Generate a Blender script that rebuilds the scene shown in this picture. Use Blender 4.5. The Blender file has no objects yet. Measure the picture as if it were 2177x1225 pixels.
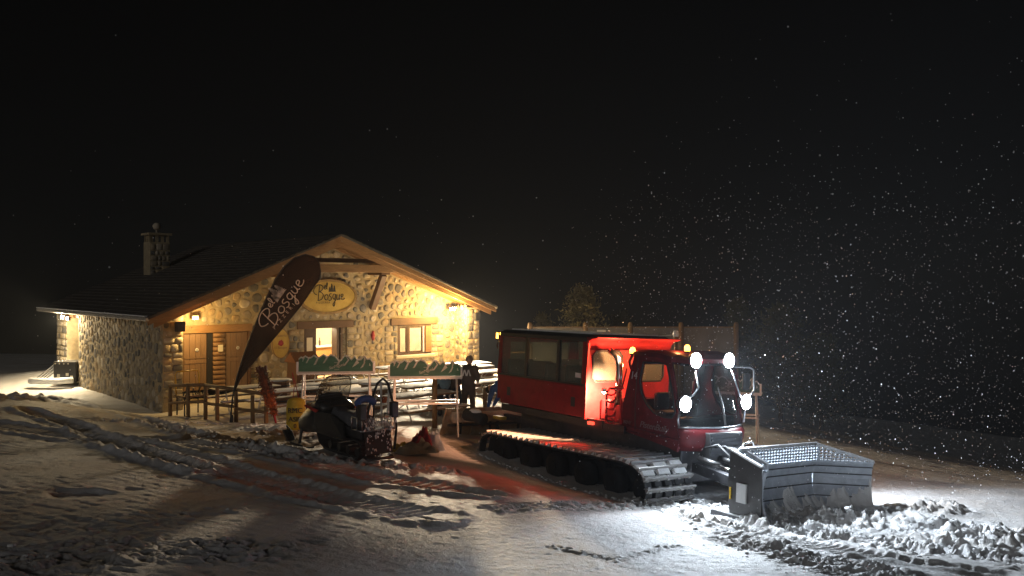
import bpy, math, random
import numpy as np
from mathutils import Vector, Matrix
random.seed(7)
R_ = math.radians
sc = bpy.context.scene
COL = sc.collection

# ------------------------------------------------------------------ camera, sky, fill light, exposure
CAMZ = 3.75
FPX, CX, HOR = 1814.0, 1088.5, 602.0        # focal length in photo pixels (30 mm), image centre, horizon row
cam_d = bpy.data.cameras.new('camera'); cam = bpy.data.objects.new('camera', cam_d); COL.objects.link(cam)
cam.location = (0, 0, CAMZ); cam.rotation_euler = (R_(90), 0, 0)
cam_d.sensor_width = 36.0; cam_d.lens = 36.0*FPX/2177.0
cam_d.shift_y = (HOR-612.5)/2177.0
cam_d.clip_start = 0.1; cam_d.clip_end = 2000
sc.camera = cam
world = bpy.data.worlds.new('World'); sc.world = world; world.use_nodes = True
wn = world.node_tree.nodes; wl = world.node_tree.links; wn.clear()
sky = wn.new('ShaderNodeTexSky'); sky.sky_type = 'NISHITA'; sky.sun_disc = False
sky.sun_elevation = R_(15); sky.sun_rotation = R_(200); sky.altitude = 2000
desat = wn.new('ShaderNodeHueSaturation'); desat.inputs['Saturation'].default_value = 0.25
bg = wn.new('ShaderNodeBackground'); bg.inputs['Strength'].default_value = 0.00035
wo = wn.new('ShaderNodeOutputWorld')
wl.new(sky.outputs['Color'], desat.inputs['Color']); wl.new(desat.outputs['Color'], bg.inputs['Color']); wl.new(bg.outputs[0], wo.inputs['Surface'])
sun_d = bpy.data.lights.new('camera_fill', 'SUN'); sun_d.energy = 0.24; sun_d.angle = R_(12); sun_d.color = (1.0, 0.96, 0.92)  # unseen fill from behind the camera, added to brighten camera-facing sides
sun = bpy.data.objects.new('camera_fill', sun_d); COL.objects.link(sun); sun.rotation_euler = (R_(75), 0, R_(-24))
sc.view_settings.view_transform = 'Standard'; sc.view_settings.look = 'None'
sc.view_settings.exposure = 0.0; sc.view_settings.gamma = 1.0; sc.view_settings.use_curve_mapping = False
sc.cycles.use_denoising = True
sc.cycles.max_bounces = 8; sc.cycles.diffuse_bounces = 4; sc.cycles.transparent_max_bounces = 16
sc.cycles.sample_clamp_indirect = 6.0
sc.cycles.caustics_reflective = False; sc.cycles.caustics_refractive = False

# ------------------------------------------------------------------ helpers
def ray(px, py): return Vector(((px-CX)/FPX, 1.0, -(py-HOR)/FPX))
def at(px, py, Y): return Vector((0, 0, CAMZ)) + ray(px, py)*Y

def mat(name, col, rough=0.6, metal=0.0, var=0.0, vscale=6.0, bump=0.0, bscale=40.0, col2=None, stretch=None, emit=None, estr=0.0, spec=0.5, coat=0.0, sheen=0.0):
    m = bpy.data.materials.new(name); m.use_nodes = True
    nt = m.node_tree; N = nt.nodes; L = nt.links; b = N['Principled BSDF']
    b.inputs['Base Color'].default_value = (*col, 1); b.inputs['Roughness'].default_value = rough; b.inputs['Metallic'].default_value = metal
    b.inputs['Specular IOR Level'].default_value = spec; b.inputs['Coat Weight'].default_value = coat
    tc = None
    def coord():
        t = N.new('ShaderNodeTexCoord'); mp = N.new('ShaderNodeMapping'); L.new(t.outputs['Object'], mp.inputs['Vector'])
        if stretch: mp.inputs['Scale'].default_value = stretch
        return mp.outputs['Vector']
    if var > 0 or col2:
        v = coord(); nz = N.new('ShaderNodeTexNoise'); nz.inputs['Scale'].default_value = vscale; nz.inputs['Detail'].default_value = 6; nz.inputs['Roughness'].default_value = 0.65
        L.new(v, nz.inputs['Vector'])
        rp = N.new('ShaderNodeValToRGB'); rp.color_ramp.elements[0].position = 0.32; rp.color_ramp.elements[1].position = 0.68
        c2 = col2 if col2 else tuple(min(1, c*(1+var)) for c in col)
        c1 = col if col2 else tuple(c*(1-var) for c in col)
        rp.color_ramp.elements[0].color = (*c1, 1); rp.color_ramp.elements[1].color = (*c2, 1)
        L.new(nz.outputs['Fac'], rp.inputs['Fac']); L.new(rp.outputs['Color'], b.inputs['Base Color'])
        mr = N.new('ShaderNodeMapRange'); mr.inputs['To Min'].default_value = max(0.02, rough-0.12); mr.inputs['To Max'].default_value = min(1, rough+0.12)
        L.new(nz.outputs['Fac'], mr.inputs['Value']); L.new(mr.outputs['Result'], b.inputs['Roughness'])
    if bump > 0:
        v = coord(); nb = N.new('ShaderNodeTexNoise'); nb.inputs['Scale'].default_value = bscale; nb.inputs['Detail'].default_value = 5
        L.new(v, nb.inputs['Vector']); bp = N.new('ShaderNodeBump'); bp.inputs['Strength'].default_value = 1.0; bp.inputs['Distance'].default_value = bump
        L.new(nb.outputs['Fac'], bp.inputs['Height']); L.new(bp.outputs['Normal'], b.inputs['Normal'])
    if emit:
        b.inputs['Emission Color'].default_value = (*emit, 1); b.inputs['Emission Strength'].default_value = estr
    return m

def glass_mat(name, tint, opac, rough=0.05, base=(.05, .06, .06)):
    m = bpy.data.materials.new(name); m.use_nodes = True
    N = m.node_tree.nodes; L = m.node_tree.links; N.clear()
    o = N.new('ShaderNodeOutputMaterial'); t = N.new('ShaderNodeBsdfTransparent'); t.inputs['Color'].default_value = (*tint, 1)
    p = N.new('ShaderNodeBsdfPrincipled'); p.inputs['Base Color'].default_value = (*base, 1); p.inputs['Roughness'].default_value = rough
    mx = N.new('ShaderNodeMixShader'); nz = N.new('ShaderNodeTexNoise'); nz.inputs['Scale'].default_value = 3.0; nz.inputs['Detail'].default_value = 6
    mr = N.new('ShaderNodeMapRange'); mr.inputs['From Min'].default_value = 0.3; mr.inputs['From Max'].default_value = 0.7
    mr.inputs['To Min'].default_value = max(0, opac-0.08); mr.inputs['To Max'].default_value = opac+0.08
    L.new(nz.outputs['Fac'], mr.inputs['Value']); L.new(mr.outputs['Result'], mx.inputs['Fac'])
    L.new(t.outputs[0], mx.inputs[1]); L.new(p.outputs[0], mx.inputs[2]); L.new(mx.outputs[0], o.inputs['Surface'])
    return m

def thin_mat(name, col, rough, trans, clear=0.0):
    """thin plastic or cloth that lets some light through from behind"""
    m = bpy.data.materials.new(name); m.use_nodes = True
    N = m.node_tree.nodes; L = m.node_tree.links; N.clear()
    o = N.new('ShaderNodeOutputMaterial'); p = N.new('ShaderNodeBsdfPrincipled'); t = N.new('ShaderNodeBsdfTranslucent'); mx = N.new('ShaderNodeMixShader')
    nz = N.new('ShaderNodeTexNoise'); nz.inputs['Scale'].default_value = 4; nz.inputs['Detail'].default_value = 6
    rp = N.new('ShaderNodeValToRGB'); rp.color_ramp.elements[0].position = .3; rp.color_ramp.elements[1].position = .7
    rp.color_ramp.elements[0].color = (*[c*.82 for c in col], 1); rp.color_ramp.elements[1].color = (*[min(1, c*1.15) for c in col], 1)
    L.new(nz.outputs['Fac'], rp.inputs['Fac']); L.new(rp.outputs['Color'], p.inputs['Base Color']); L.new(rp.outputs['Color'], t.inputs['Color'])
    p.inputs['Roughness'].default_value = rough; mx.inputs['Fac'].default_value = trans
    L.new(p.outputs[0], mx.inputs[1]); L.new(t.outputs[0], mx.inputs[2]); last = mx
    if clear > 0:
        m2 = N.new('ShaderNodeMixShader'); tr = N.new('ShaderNodeBsdfTransparent'); m2.inputs['Fac'].default_value = clear
        L.new(mx.outputs[0], m2.inputs[1]); L.new(tr.outputs[0], m2.inputs[2]); last = m2
    L.new(last.outputs[0], o.inputs['Surface']); return m
M = {}
M['snow_top'] = mat('snow_top', (0.78, 0.79, 0.80), 0.7, var=0.06, vscale=9, bump=0.012, bscale=25)
M['mortar'] = mat('mortar', (0.36, 0.29, 0.18), 0.9, var=0.25, vscale=5, bump=0.01, bscale=60)
stone_cols = [((.40,.33,.23),(.28,.23,.16)), ((.54,.47,.36),(.42,.36,.27)), ((.34,.28,.20),(.22,.185,.14)), ((.17,.155,.135),(.10,.095,.085)), ((.45,.34,.20),(.29,.21,.12)), ((.25,.22,.185),(.16,.145,.125))]
STONE = [mat('stone_%d' % i, a, 0.8, col2=b_, vscale=7, bump=0.012, bscale=30) for i, (a, b_) in enumerate(stone_cols)]
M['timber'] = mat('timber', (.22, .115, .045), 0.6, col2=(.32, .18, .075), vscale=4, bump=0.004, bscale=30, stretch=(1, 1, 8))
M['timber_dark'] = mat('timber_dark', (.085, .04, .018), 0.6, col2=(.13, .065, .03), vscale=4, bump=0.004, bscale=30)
M['door_wood'] = mat('door_wood', (.19, .115, .065), 0.6, col2=(.26, .165, .10), vscale=5, bump=0.003, bscale=25, stretch=(6, 6, .6))
M['log_wood'] = mat('log_wood', (.20, .11, .055), 0.65, col2=(.30, .18, .09), vscale=5, bump=0.004, bscale=25, stretch=(.6, 6, 6))
M['roof_tile'] = mat('roof_tile', (.045, .038, .032), 0.85, col2=(.10, .09, .08), vscale=2.5, bump=0.02, bscale=14)
M['soffit'] = mat('soffit', (.26, .15, .065), 0.65, col2=(.34, .21, .10), vscale=6, stretch=(1, 8, 1))
M['gutter'] = mat('gutter', (.45, .42, .38), 0.45, metal=0.3, var=0.2)
M['frame_brown'] = mat('frame_brown', (.07, .036, .018), 0.5, var=0.25)
M['pane'] = glass_mat('pane_glass', (.96, .96, .94), 0.10)
M['plaster'] = mat('plaster', (.78, .70, .55), 0.85, var=0.06)
M['int_wood'] = mat('interior_wood', (.46, .27, .10), 0.5, var=0.2, stretch=(1, 1, 6))
M['int_floor'] = mat('interior_floor', (.50, .40, .26), 0.5, var=0.1)
M['int_red'] = mat('interior_red', (.35, .03, .02), 0.6, var=0.1)
M['sign_yellow'] = mat('sign_yellow', (.60, .42, .10), 0.6, col2=(.50, .33, .07), vscale=3)
M['sign_rim'] = mat('sign_rim', (.30, .19, .07), 0.7, var=0.3)
M['ink'] = mat('ink', (.03, .022, .015), 0.6, var=0.1)
M['black_plastic'] = mat('black_plastic', (.028, .027, .027), 0.42, var=0.3, vscale=12)
M['rubber'] = mat('rubber', (.02, .02, .021), 0.75, var=0.35, vscale=8, bump=0.004, bscale=50)
M['steel_dark'] = mat('steel_dark', (.06, .06, .065), 0.5, metal=0.6, var=0.3)
M['steel'] = mat('steel', (.42, .43, .45), 0.35, metal=0.9, var=0.2)
M['chrome'] = mat('chrome', (.75, .72, .68), 0.18, metal=1.0, var=0.1)
M['white_metal'] = mat('white_metal', (.72, .71, .68), 0.45, var=0.08)
M['red_paint'] = mat('red_paint', (.27, .016, .018), 0.5, var=0.22, vscale=5, spec=0.22, bump=0.0015, bscale=60)
M['red_dark'] = mat('dark_red', (.12, .010, .013), 0.5, var=0.3, vscale=6, spec=0.3)  # darker, duller red than the cabin paint
M['cat_glass'] = glass_mat('cat_glass', (.85, .88, .84), 0.28, 0.3, (.24, .27, .23))
M['cab_glass'] = glass_mat('cab_glass', (.60, .64, .66), 0.22, 0.08)
M['seat_grey'] = mat('seat_grey', (.09, .09, .10), 0.85, var=0.25)
M['board_green'] = thin_mat('board_green', (.14, .22, .18), .55, .75)
M['board_white'] = thin_mat('board_white', (.78, .76, .72), .6, .6)
M['banner'] = thin_mat('banner_brown', (.05, .029, .018), .8, .45, .13)
M['banner_ink'] = thin_mat('banner_ink', (.86, .80, .70), .85, .5)
M['post_wood'] = mat('post_wood', (.28, .17, .07), 0.75, col2=(.18, .10, .04), vscale=5, bump=0.006, bscale=25, stretch=(1, 1, .3))
M['table_wood'] = mat('table_wood', (.26, .17, .09), 0.7, col2=(.17, .11, .06), vscale=4, stretch=(.3, 4, 4))
M['net_orange'] = mat('net_orange', (.55, .13, .025), 0.75, col2=(.22, .05, .012), vscale=11, bump=0.03, bscale=30)
M['net_dark'] = mat('net_dark', (.10, .03, .015), 0.8, col2=(.18, .055, .02), vscale=14, bump=0.03, bscale=30)
M['sack_yellow'] = mat('sack_yellow', (.62, .42, .02), 0.6, col2=(.50, .32, .015), vscale=5, bump=0.01, bscale=8)
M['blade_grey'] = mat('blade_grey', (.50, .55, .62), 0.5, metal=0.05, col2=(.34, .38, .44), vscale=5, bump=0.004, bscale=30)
M['cleat'] = mat('cleat_alu', (.30, .29, .28), 0.45, metal=0.5, var=0.25)
M['amber'] = mat('amber_lens', (.8, .35, .03), 0.3, emit=(1.0, .42, .06), estr=9.0)
M['amber_dim'] = mat('amber_dim', (.8, .30, .02), 0.4, emit=(1.0, .40, .05), estr=0.25)
M['added_red_lens'] = mat('added_red_lens', (.6, .02, .01), .3, emit=(1.0, .06, .03), estr=3.0)
M['wheel'] = mat('wheel_black', (.008, .008, .009), .8, var=.3, spec=.2)
M['head_lamp'] = mat('head_lamp_lens', (.9, .9, .9), 0.3, emit=(.78, .89, 1.0), estr=470.0)
M['flood_lens'] = mat('flood_lens', (.9, .9, .85), 0.3, emit=(1.0, .74, .38), estr=260.0)
M['lens_off'] = mat('lens_off', (.75, .72, .65), 0.15, var=0.05)
M['skin'] = mat('skin', (.48, .28, .19), 0.6, var=0.08)
M['jacket_dark'] = mat('jacket_dark', (.085, .066, .06), 0.8, var=0.2, bump=0.01, bscale=10)
M['jacket_blue'] = mat('jacket_blue', (.16, .29, .40), 0.7, var=0.2, bump=0.015, bscale=9)
M['puffer_blue'] = mat('puffer_blue', (.02, .10, .40), 0.55, var=0.15, bump=0.02, bscale=9)
M['trousers'] = mat('trousers', (.012, .022, .045), 0.8, var=0.2, bump=0.01, bscale=12)
M['cap_tan'] = mat('cap_tan', (.34, .25, .16), 0.9, var=0.15, bump=0.004, bscale=60)
M['hair'] = mat('hair', (.03, .02, .012), 0.7, var=0.2)
M['glove_red'] = mat('glove_red', (.45, .03, .02), 0.7, var=0.15)
M['white_print'] = mat('white_print', (.75, .74, .72), 0.7, var=0.05)
M['bark'] = mat('bark', (.07, .05, .035), 0.9, var=0.3, bump=0.02, bscale=15)
M['needles'] = mat('needles', (.13, .12, .06), 0.8, col2=(.19, .17, .09), vscale=3)  # paler copy: lamp light on the crowns put into the colour
M['needles_dim'] = mat('needles_dim', (.05, .056, .035), 0.9, col2=(.075, .08, .045), vscale=3)  # darker copy: the dimness of the unlit pines put into the colour
M['barrel_wood'] = mat('barrel_wood', (.13, .055, .025), 0.6, col2=(.22, .10, .045), vscale=6, stretch=(5, 5, .5))
M['trolley_yellow'] = mat('trolley_yellow', (.60, .38, .03), 0.5, var=0.15)
M['windbreak'] = thin_mat('windbreak_glass', (.30, .27, .22), .4, .35, .35)
M['tiller_plate'] = mat('tiller_plate', (.30, .20, .09), 0.7, col2=(.42, .36, .28), vscale=6, bump=0.01, bscale=20)
M['dirt_snow'] = mat('dirt_snow', (.45, .38, .30), 0.85, var=0.2, vscale=8, bump=0.02, bscale=20)
M['tarp'] = mat('tarp', (.38, .33, .24), 0.7, var=0.2, bump=0.02, bscale=9)
M['bag_red'] = mat('bag_red', (.30, .012, .02), 0.6, var=0.25, bump=0.02, bscale=9)
M['blue_pad'] = mat('blue_pad', (.05, .10, .30), 0.6, var=0.15)
M['paper'] = mat('paper', (.74, .68, .55), 0.8, var=0.04)
M['extinguisher'] = mat('extinguisher_red', (.40, .02, .015), 0.35, var=0.1)
M['sticker'] = mat('sticker_grey', (.42, .42, .42), 0.5, var=0.08)

class MB:
    def __init__(s): s.v = []; s.f = []
    def add(s, vs, fs):
        o = len(s.v); s.v += [tuple(v) for v in vs]; s.f += [tuple(i+o for i in f) for f in fs]; return s
    def box(s, c, d, rot=None):
        hx, hy, hz_ = d[0]/2, d[1]/2, d[2]/2
        vs = [Vector((x, y, z)) for z in (-hz_, hz_) for y in (-hy, hy) for x in (-hx, hx)]
        if rot is not None: vs = [rot @ v for v in vs]
        c = Vector(c); return s.add([v+c for v in vs], [(0,2,3,1), (4,5,7,6), (0,1,5,4), (2,6,7,3), (0,4,6,2), (1,3,7,5)])
    def b2(s, x0, x1, y0, y1, z0, z1): return s.box(((x0+x1)/2, (y0+y1)/2, (z0+z1)/2), (abs(x1-x0), abs(y1-y0), abs(z1-z0)))
    def bar(s, p, q, w, h, up=(0, 0, 1)):
        p = Vector(p); q = Vector(q); d = q-p; L = d.length; d.normalize(); u = Vector(up)
        if abs(d.dot(u)) > 0.98: u = Vector((1, 0, 0))
        sd = d.cross(u).normalized(); u = sd.cross(d)
        rot = Matrix((d, sd, u)).transposed(); return s.box((p+q)/2, (L, w, h), rot)
    def tube(s, pts, r, n=8, closed=False):
        pts = [Vector(p) for p in pts]; k = len(pts); rs = r if isinstance(r, (list, tuple)) else [r]*k
        vs = []; prev = None
        for i, p in enumerate(pts):
            a = pts[(i-1) % k] if (closed or i > 0) else p; b_ = pts[(i+1) % k] if (closed or i < k-1) else p
            t = (b_-a).normalized()
            if prev is None: u = Vector((0, 0, 1)) if abs(t.z) < 0.9 else Vector((1, 0, 0))
            else: u = prev
            u = (u - t*u.dot(t)).normalized(); prev = u; w = t.cross(u)
            for j in range(n):
                a_ = 2*math.pi*j/n; vs.append(p+(u*math.cos(a_)+w*math.sin(a_))*rs[i])
        fs = []
        for i in range(k if closed else k-1):
            for j in range(n):
                a = i*n+j; b_ = i*n+(j+1) % n; c = ((i+1) % k)*n+(j+1) % n; d = ((i+1) % k)*n+j
                fs.append((a, b_, c, d))
        if not closed: fs += [tuple(range(n-1, -1, -1)), tuple((k-1)*n+j for j in range(n))]
        return s.add(vs, fs)
    def lathe(s, prof, n=20, c=(0, 0, 0), axis='z'):
        vs = []; c = Vector(c)
        for r, z in prof:
            for j in range(n):
                a = 2*math.pi*j/n; x, y = r*math.cos(a), r*math.sin(a)
                v = (x, y, z) if axis == 'z' else ((z, x, y) if axis == 'x' else (x, z, y)); vs.append(Vector(v)+c)
        fs = [(i*n+j, i*n+(j+1) % n, (i+1)*n+(j+1) % n, (i+1)*n+j) for i in range(len(prof)-1) for j in range(n)]
        fs += [tuple(range(n-1, -1, -1)), tuple((len(prof)-1)*n+j for j in range(n))]
        return s.add(vs, fs)
    def prism(s, poly, e):      # poly: list of 3d points, e: extrusion vector
        e = Vector(e); k = len(poly); a = [Vector(p) for p in poly]
        return s.add(a+[p+e for p in a], [tuple(range(k-1, -1, -1)), tuple(range(k, 2*k))]+[(i, (i+1) % k, k+(i+1) % k, k+i) for i in range(k)])
    def ring(s, outer, inner, e):   # frame between two loops, extruded by e
        k = len(outer); e = Vector(e); A_ = [Vector(p) for p in outer]; B_ = [Vector(p) for p in inner]
        vs = A_+B_+[p+e for p in A_]+[p+e for p in B_]; fs = []
        for i in range(k):
            j = (i+1) % k
            fs += [(i, j, k+j, k+i), (2*k+i, 3*k+i, 3*k+j, 2*k+j), (i, 2*k+i, 2*k+j, j), (k+i, k+j, 3*k+j, 3*k+i)]
        return s.add(vs, fs)
    def blob(s, c, r, seed=0, sq=(1, 1, 1), rough=0.25, n=6, m=4):
        rg = random.Random(seed); vs = [Vector((0, 0, -1))]; c = Vector(c)
        for i in range(1, m):
            ph = -math.pi/2+math.pi*i/m
            for j in range(n):
                th = 2*math.pi*(j+0.5*(i % 2))/n; vs.append(Vector((math.cos(ph)*math.cos(th), math.cos(ph)*math.sin(th), math.sin(ph))))
        vs.append(Vector((0, 0, 1)))
        vs = [Vector((v.x*sq[0], v.y*sq[1], v.z*sq[2]))*r*(1+rg.uniform(-rough, rough))+c for v in vs]
        fs = [(0, 1+(j+1) % n, 1+j) for j in range(n)]
        for i in range(m-2):
            for j in range(n): a = 1+i*n; fs.append((a+j, a+(j+1) % n, a+n+(j+1) % n, a+n+j))
        a = 1+(m-2)*n; fs += [(a+j, a+(j+1) % n, len(vs)-1) for j in range(n)]
        return s.add(vs, fs)
    def mesh(s, name, smooth=False, bevel=0):
        me = bpy.data.meshes.new(name); me.from_pydata(s.v, [], s.f); me.update()
        if smooth: me.polygons.foreach_set('use_smooth', [True]*len(me.polygons))
        return me
    def build(s, name, m, parent=None, smooth=False, bevel=0.0):
        me = s.mesh(name, smooth); o = bpy.data.objects.new(name, me); COL.objects.link(o)
        if m is not None: me.materials.append(m)
        if parent is not None: o.parent = parent
        if bevel > 0:
            b = o.modifiers.new('bevel', 'BEVEL'); b.width = bevel; b.segments = 2; b.limit_method = 'ANGLE'
        return o

def empty(name, loc=(0, 0, 0), rz=0.0, mtx=None):
    o = bpy.data.objects.new(name, None); COL.objects.link(o); o.empty_display_size = 0.2
    if mtx is not None: o.matrix_world = mtx
    else: o.location = loc; o.rotation_euler = (0, 0, rz)
    return o
def tag(o, label, cat, group=None):
    o['label'] = label; o['category'] = cat
    if group: o['group'] = group
    return o
def copy_tree(o, parent=None):
    c = o.copy(); COL.objects.link(c); c.parent = parent
    for ch in list(o.children): copy_tree(ch, c)
    return c
def link_mesh(name, me, parent, m=None):
    o = bpy.data.objects.new(name, me); COL.objects.link(o); o.parent = parent
    return o
def text_mesh(body, size, depth=0.003, shear=0.0, spacing=1.0):
    c = bpy.data.curves.new('t', 'FONT'); c.body = body; c.size = size; c.extrude = depth; c.align_x = 'CENTER'; c.shear = shear; c.space_character = spacing
    c.resolution_u = 3
    o = bpy.data.objects.new('t', c); COL.objects.link(o); bpy.context.view_layer.update()
    me = bpy.data.meshes.new_from_object(o.evaluated_get(bpy.context.evaluated_depsgraph_get()))
    bpy.data.objects.remove(o); bpy.data.curves.remove(c)
    return me
def text(name, body, size, m, parent, mtx, depth=0.003, shear=0.0, spacing=1.0):
    me = text_mesh(body, size, depth, shear, spacing); me.materials.clear(); me.materials.append(m)
    o = bpy.data.objects.new(name, me); COL.objects.link(o); o.parent = parent; o.matrix_local = mtx
    return o
def frame_mtx(o, x, y, z): return Matrix(((x[0], y[0], z[0], o[0]), (x[1], y[1], z[1], o[1]), (x[2], y[2], z[2], o[2]), (0, 0, 0, 1)))
def lamp(name, kind, loc, energy, col, parent=None, size=0.05, aim=None, cone=120, blend=0.8):
    d = bpy.data.lights.new(name, kind); d.energy = energy; d.color = col; d.shadow_soft_size = size
    if kind == 'SPOT': d.spot_size = R_(cone); d.spot_blend = blend
    o = bpy.data.objects.new(name, d); COL.objects.link(o); o.location = loc
    if parent is not None: o.parent = parent
    if aim is not None: o.rotation_euler = Vector(aim).to_track_quat('-Z', 'Y').to_euler()
    return o

# ------------------------------------------------------------------ terrain
CTRL = np.array([
 (0,0,2.1),(-8,0,2.25),(8,0,1.9),(0,-8,2.7),(-16,2,1.9),(16,2,1.3),(0,8,.92),(-4,10,.88),(4,9,.72),(8,9,.42),
 (-8,14,.78),(-13,18,.72),(-13.6,24,.5),(-3.2,16.8,.36),(-6,18.5,.38),(-5.5,20.5,.25),(-2.2,20.4,.14),(-7.3,23.4,-.1),(-10.3,26,-.3),(-11.9,28.3,-.6),
 (-18.2,35,-.52),(-20.2,37.4,-.22),(-20,33.5,-.75),(-26,34,-.95),(-22,27,.35),(-17,29,-.1),(-30,50,-1.3),(-40,70,-2.4),(-20,45,-.6),(-60,40,-1.5),
 (-8.7,29.9,0),(-3.2,32.8,0),(-.2,35.5,-.05),(-1.5,25,-.1),(0,22,-.15),(-1,18.6,-.06),(.83,17,-.2),(2.57,18.2,-.33),(4.3,19.4,-.45),(4,13.9,-.2),(6.5,15.5,-.32),
 (8,20,-.62),(6.8,22.7,-.6),(12,18,-.55),(14,22,-1.3),(10,28,-1.4),(20,30,-3.2),(4,29,-.5),(5,35,-.7),(3,42,-1.2),(20,60,-7),(40,40,-7.5),(60,80,-14),(10,11,.15),(14,12,-.02),(0,13.5,.28),(0,11,.56),
 (-10,33,-.15),(-8,38,-.15),(-4,36,-.15),(-14,40,-.2),(-10,42,-.2),(-30,90,-4),(0,90,-6),(-4.5,26,-.05),(-60,90,-4)], float)
def _tps(d2): return np.where(d2 > 1e-9, d2*np.log(np.maximum(d2, 1e-9)), 0)
_n = len(CTRL); _K = _tps(((CTRL[:, None, :2]-CTRL[None, :, :2])**2).sum(-1)) + np.eye(_n)*0.6
_Pm = np.hstack([np.ones((_n, 1)), CTRL[:, :2]]); _A = np.block([[_K, _Pm], [_Pm.T, np.zeros((3, 3))]])
_W = np.linalg.solve(_A, np.concatenate([CTRL[:, 2], np.zeros(3)]))
def hz_arr(X, Y):
    z = _W[_n]+_W[_n+1]*X+_W[_n+2]*Y
    for i in range(_n): z = z+_W[i]*_tps((X-CTRL[i, 0])**2+(Y-CTRL[i, 1])**2)
    return z
def hz(x, y): return float(_W[_n]+_W[_n+1]*x+_W[_n+2]*y+(_W[:_n]*_tps((x-CTRL[:, 0])**2+(y-CTRL[:, 1])**2)).sum())
def G(px, py):            # the spot of ground seen at a photo pixel
    Ys = np.geomspace(3, 90, 900); r = ray(px, py); X = r.x*Ys; Z = CAMZ+r.z*Ys
    i = np.argmax(Z <= hz_arr(X, Ys)); return at(px, py, float(Ys[i]))

def vnoise(x, y, seed):
    xi = np.floor(x); yi = np.floor(y); fx = x-xi; fy = y-yi
    fx = fx*fx*fx*(fx*(fx*6-15)+10); fy = fy*fy*fy*(fy*(fy*6-15)+10)
    def hsh(a, b_):
        s_ = np.sin(a*127.1+b_*311.7+seed*74.7)*43758.5453; return s_-np.floor(s_)
    return (hsh(xi, yi)*(1-fx)+hsh(xi+1, yi)*fx)*(1-fy)+(hsh(xi, yi+1)*(1-fx)+hsh(xi+1, yi+1)*fx)*fy - 0.5
def fbm(x, y, seed, octs, gain=0.5):
    t = 0; a = 1.0
    for i in range(octs): t = t+a*vnoise(x*2**i+i*17.3, y*2**i-i*9.1, seed+i); a *= gain
    return t
def lumps(x, y, seed):    # cell lumps: rounded clods of different heights
    xi = np.floor(x); yi = np.floor(y); best = np.zeros_like(x)
    for dx in (-1, 0, 1):
        for dy in (-1, 0, 1):
            cx = xi+dx; cy = yi+dy
            def hs(k):
                s_ = np.sin(cx*127.1+cy*311.7+(seed+k)*74.7)*43758.5453; return s_-np.floor(s_)
            rr = 0.25+0.55*hs(2); d2 = ((x-cx-hs(0))**2+(y-cy-hs(1))**2)/rr**2
            best = np.maximum(best, np.maximum(0, 1-d2)**1.4*rr*1.25)
    return best
def pl_dist(X, Y, pts):
    """distance to a polyline and the length walked along it"""
    D = np.full(X.shape, 1e9); T = np.zeros(X.shape); S = np.zeros(X.shape); acc = 0.0
    for (a, b_) in zip(pts[:-1], pts[1:]):
        dx, dy = b_[0]-a[0], b_[1]-a[1]; L = math.hypot(dx, dy)
        t = np.clip(((X-a[0])*dx+(Y-a[1])*dy)/L**2, 0, 1); px = a[0]+t*dx; py = a[1]+t*dy
        dd = np.hypot(X-px, Y-py); sg = ((X-a[0])*dy-(Y-a[1])*dx)/L; m = dd < D
        D = np.where(m, dd, D); T = np.where(m, acc+t*L, T); S = np.where(m, sg, S); acc += L
    return D, T, S
def sm(e0, e1, x):
    t = np.clip((x-e0)/(e1-e0), 0, 1); return t*t*(3-2*t)

def path(*pp): return [tuple(G(*p)[:2]) for p in pp]
RUTS = []     # groomer tracks: (centre line, half width, depth, rib pitch)
CHURN = []    # bands of clods: (centre line, half width, height, size)
def plan_ground():
    RUTS.append((path((1500, 1095), (1650, 1150), (1850, 1190), (2100, 1222)), .42, .06, .16))
    RUTS.append((path((60, 870), (160, 905), (290, 960), (420, 1000)), .30, .06, .22))
    RUTS.append((path((150, 850), (260, 880), (430, 930), (600, 965)), .30, .05, .22))
    RUTS.append((path((350, 935), (560, 960), (820, 1020), (1010, 1050)), .5, .03, .18))
    RUTS.append((path((0, 905), (200, 930), (500, 1010), (900, 1100)), .5, .02, .2))
    CHURN.append((path((190, 890), (330, 905), (480, 935), (640, 965), (790, 985), (950, 1000)), .50, .14, .20))
    CHURN.append((path((330, 900), (520, 905), (640, 930)), .8, .12, .24))
    CHURN.append((path((1050, 1085), (1250, 1082), (1420, 1070), (1560, 1085)), .35, .16, .22))
    CHURN.append((path((1640, 1092), (1800, 1110), (1990, 1130), (2170, 1150)), 1.0, .27, .24))
    CHURN.append((path((1700, 1130), (1900, 1160), (2177, 1195)), .9, .19, .19))
    CHURN.append((path((1480, 1110), (1560, 1150), (1700, 1195), (1850, 1225)), .5, .13, .15))
    CHURN.append((path((-40, 1190), (150, 1180), (350, 1165), (520, 1175)), .9, .08, .26))
    CHURN.append((path((0, 1130), (200, 1120), (560, 1080)), .7, .025, .25))
    CHURN.append((path((-60, 845), (40, 846), (110, 850)), .7, .38, .5))
    CHURN.append((path((1180, 1160), (1310, 1190), (1430, 1165)), .14, .06, .12))
    CHURN.append(([(3.2, 13.7), (4.6, 13.6), (6.4, 14.6), (7.6, 15.2)], .75, .22, .26))
    CHURN.append((path((1480, 1058), (1560, 1070), (1640, 1100)), .45, .16, .2))
plan_ground()
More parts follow.
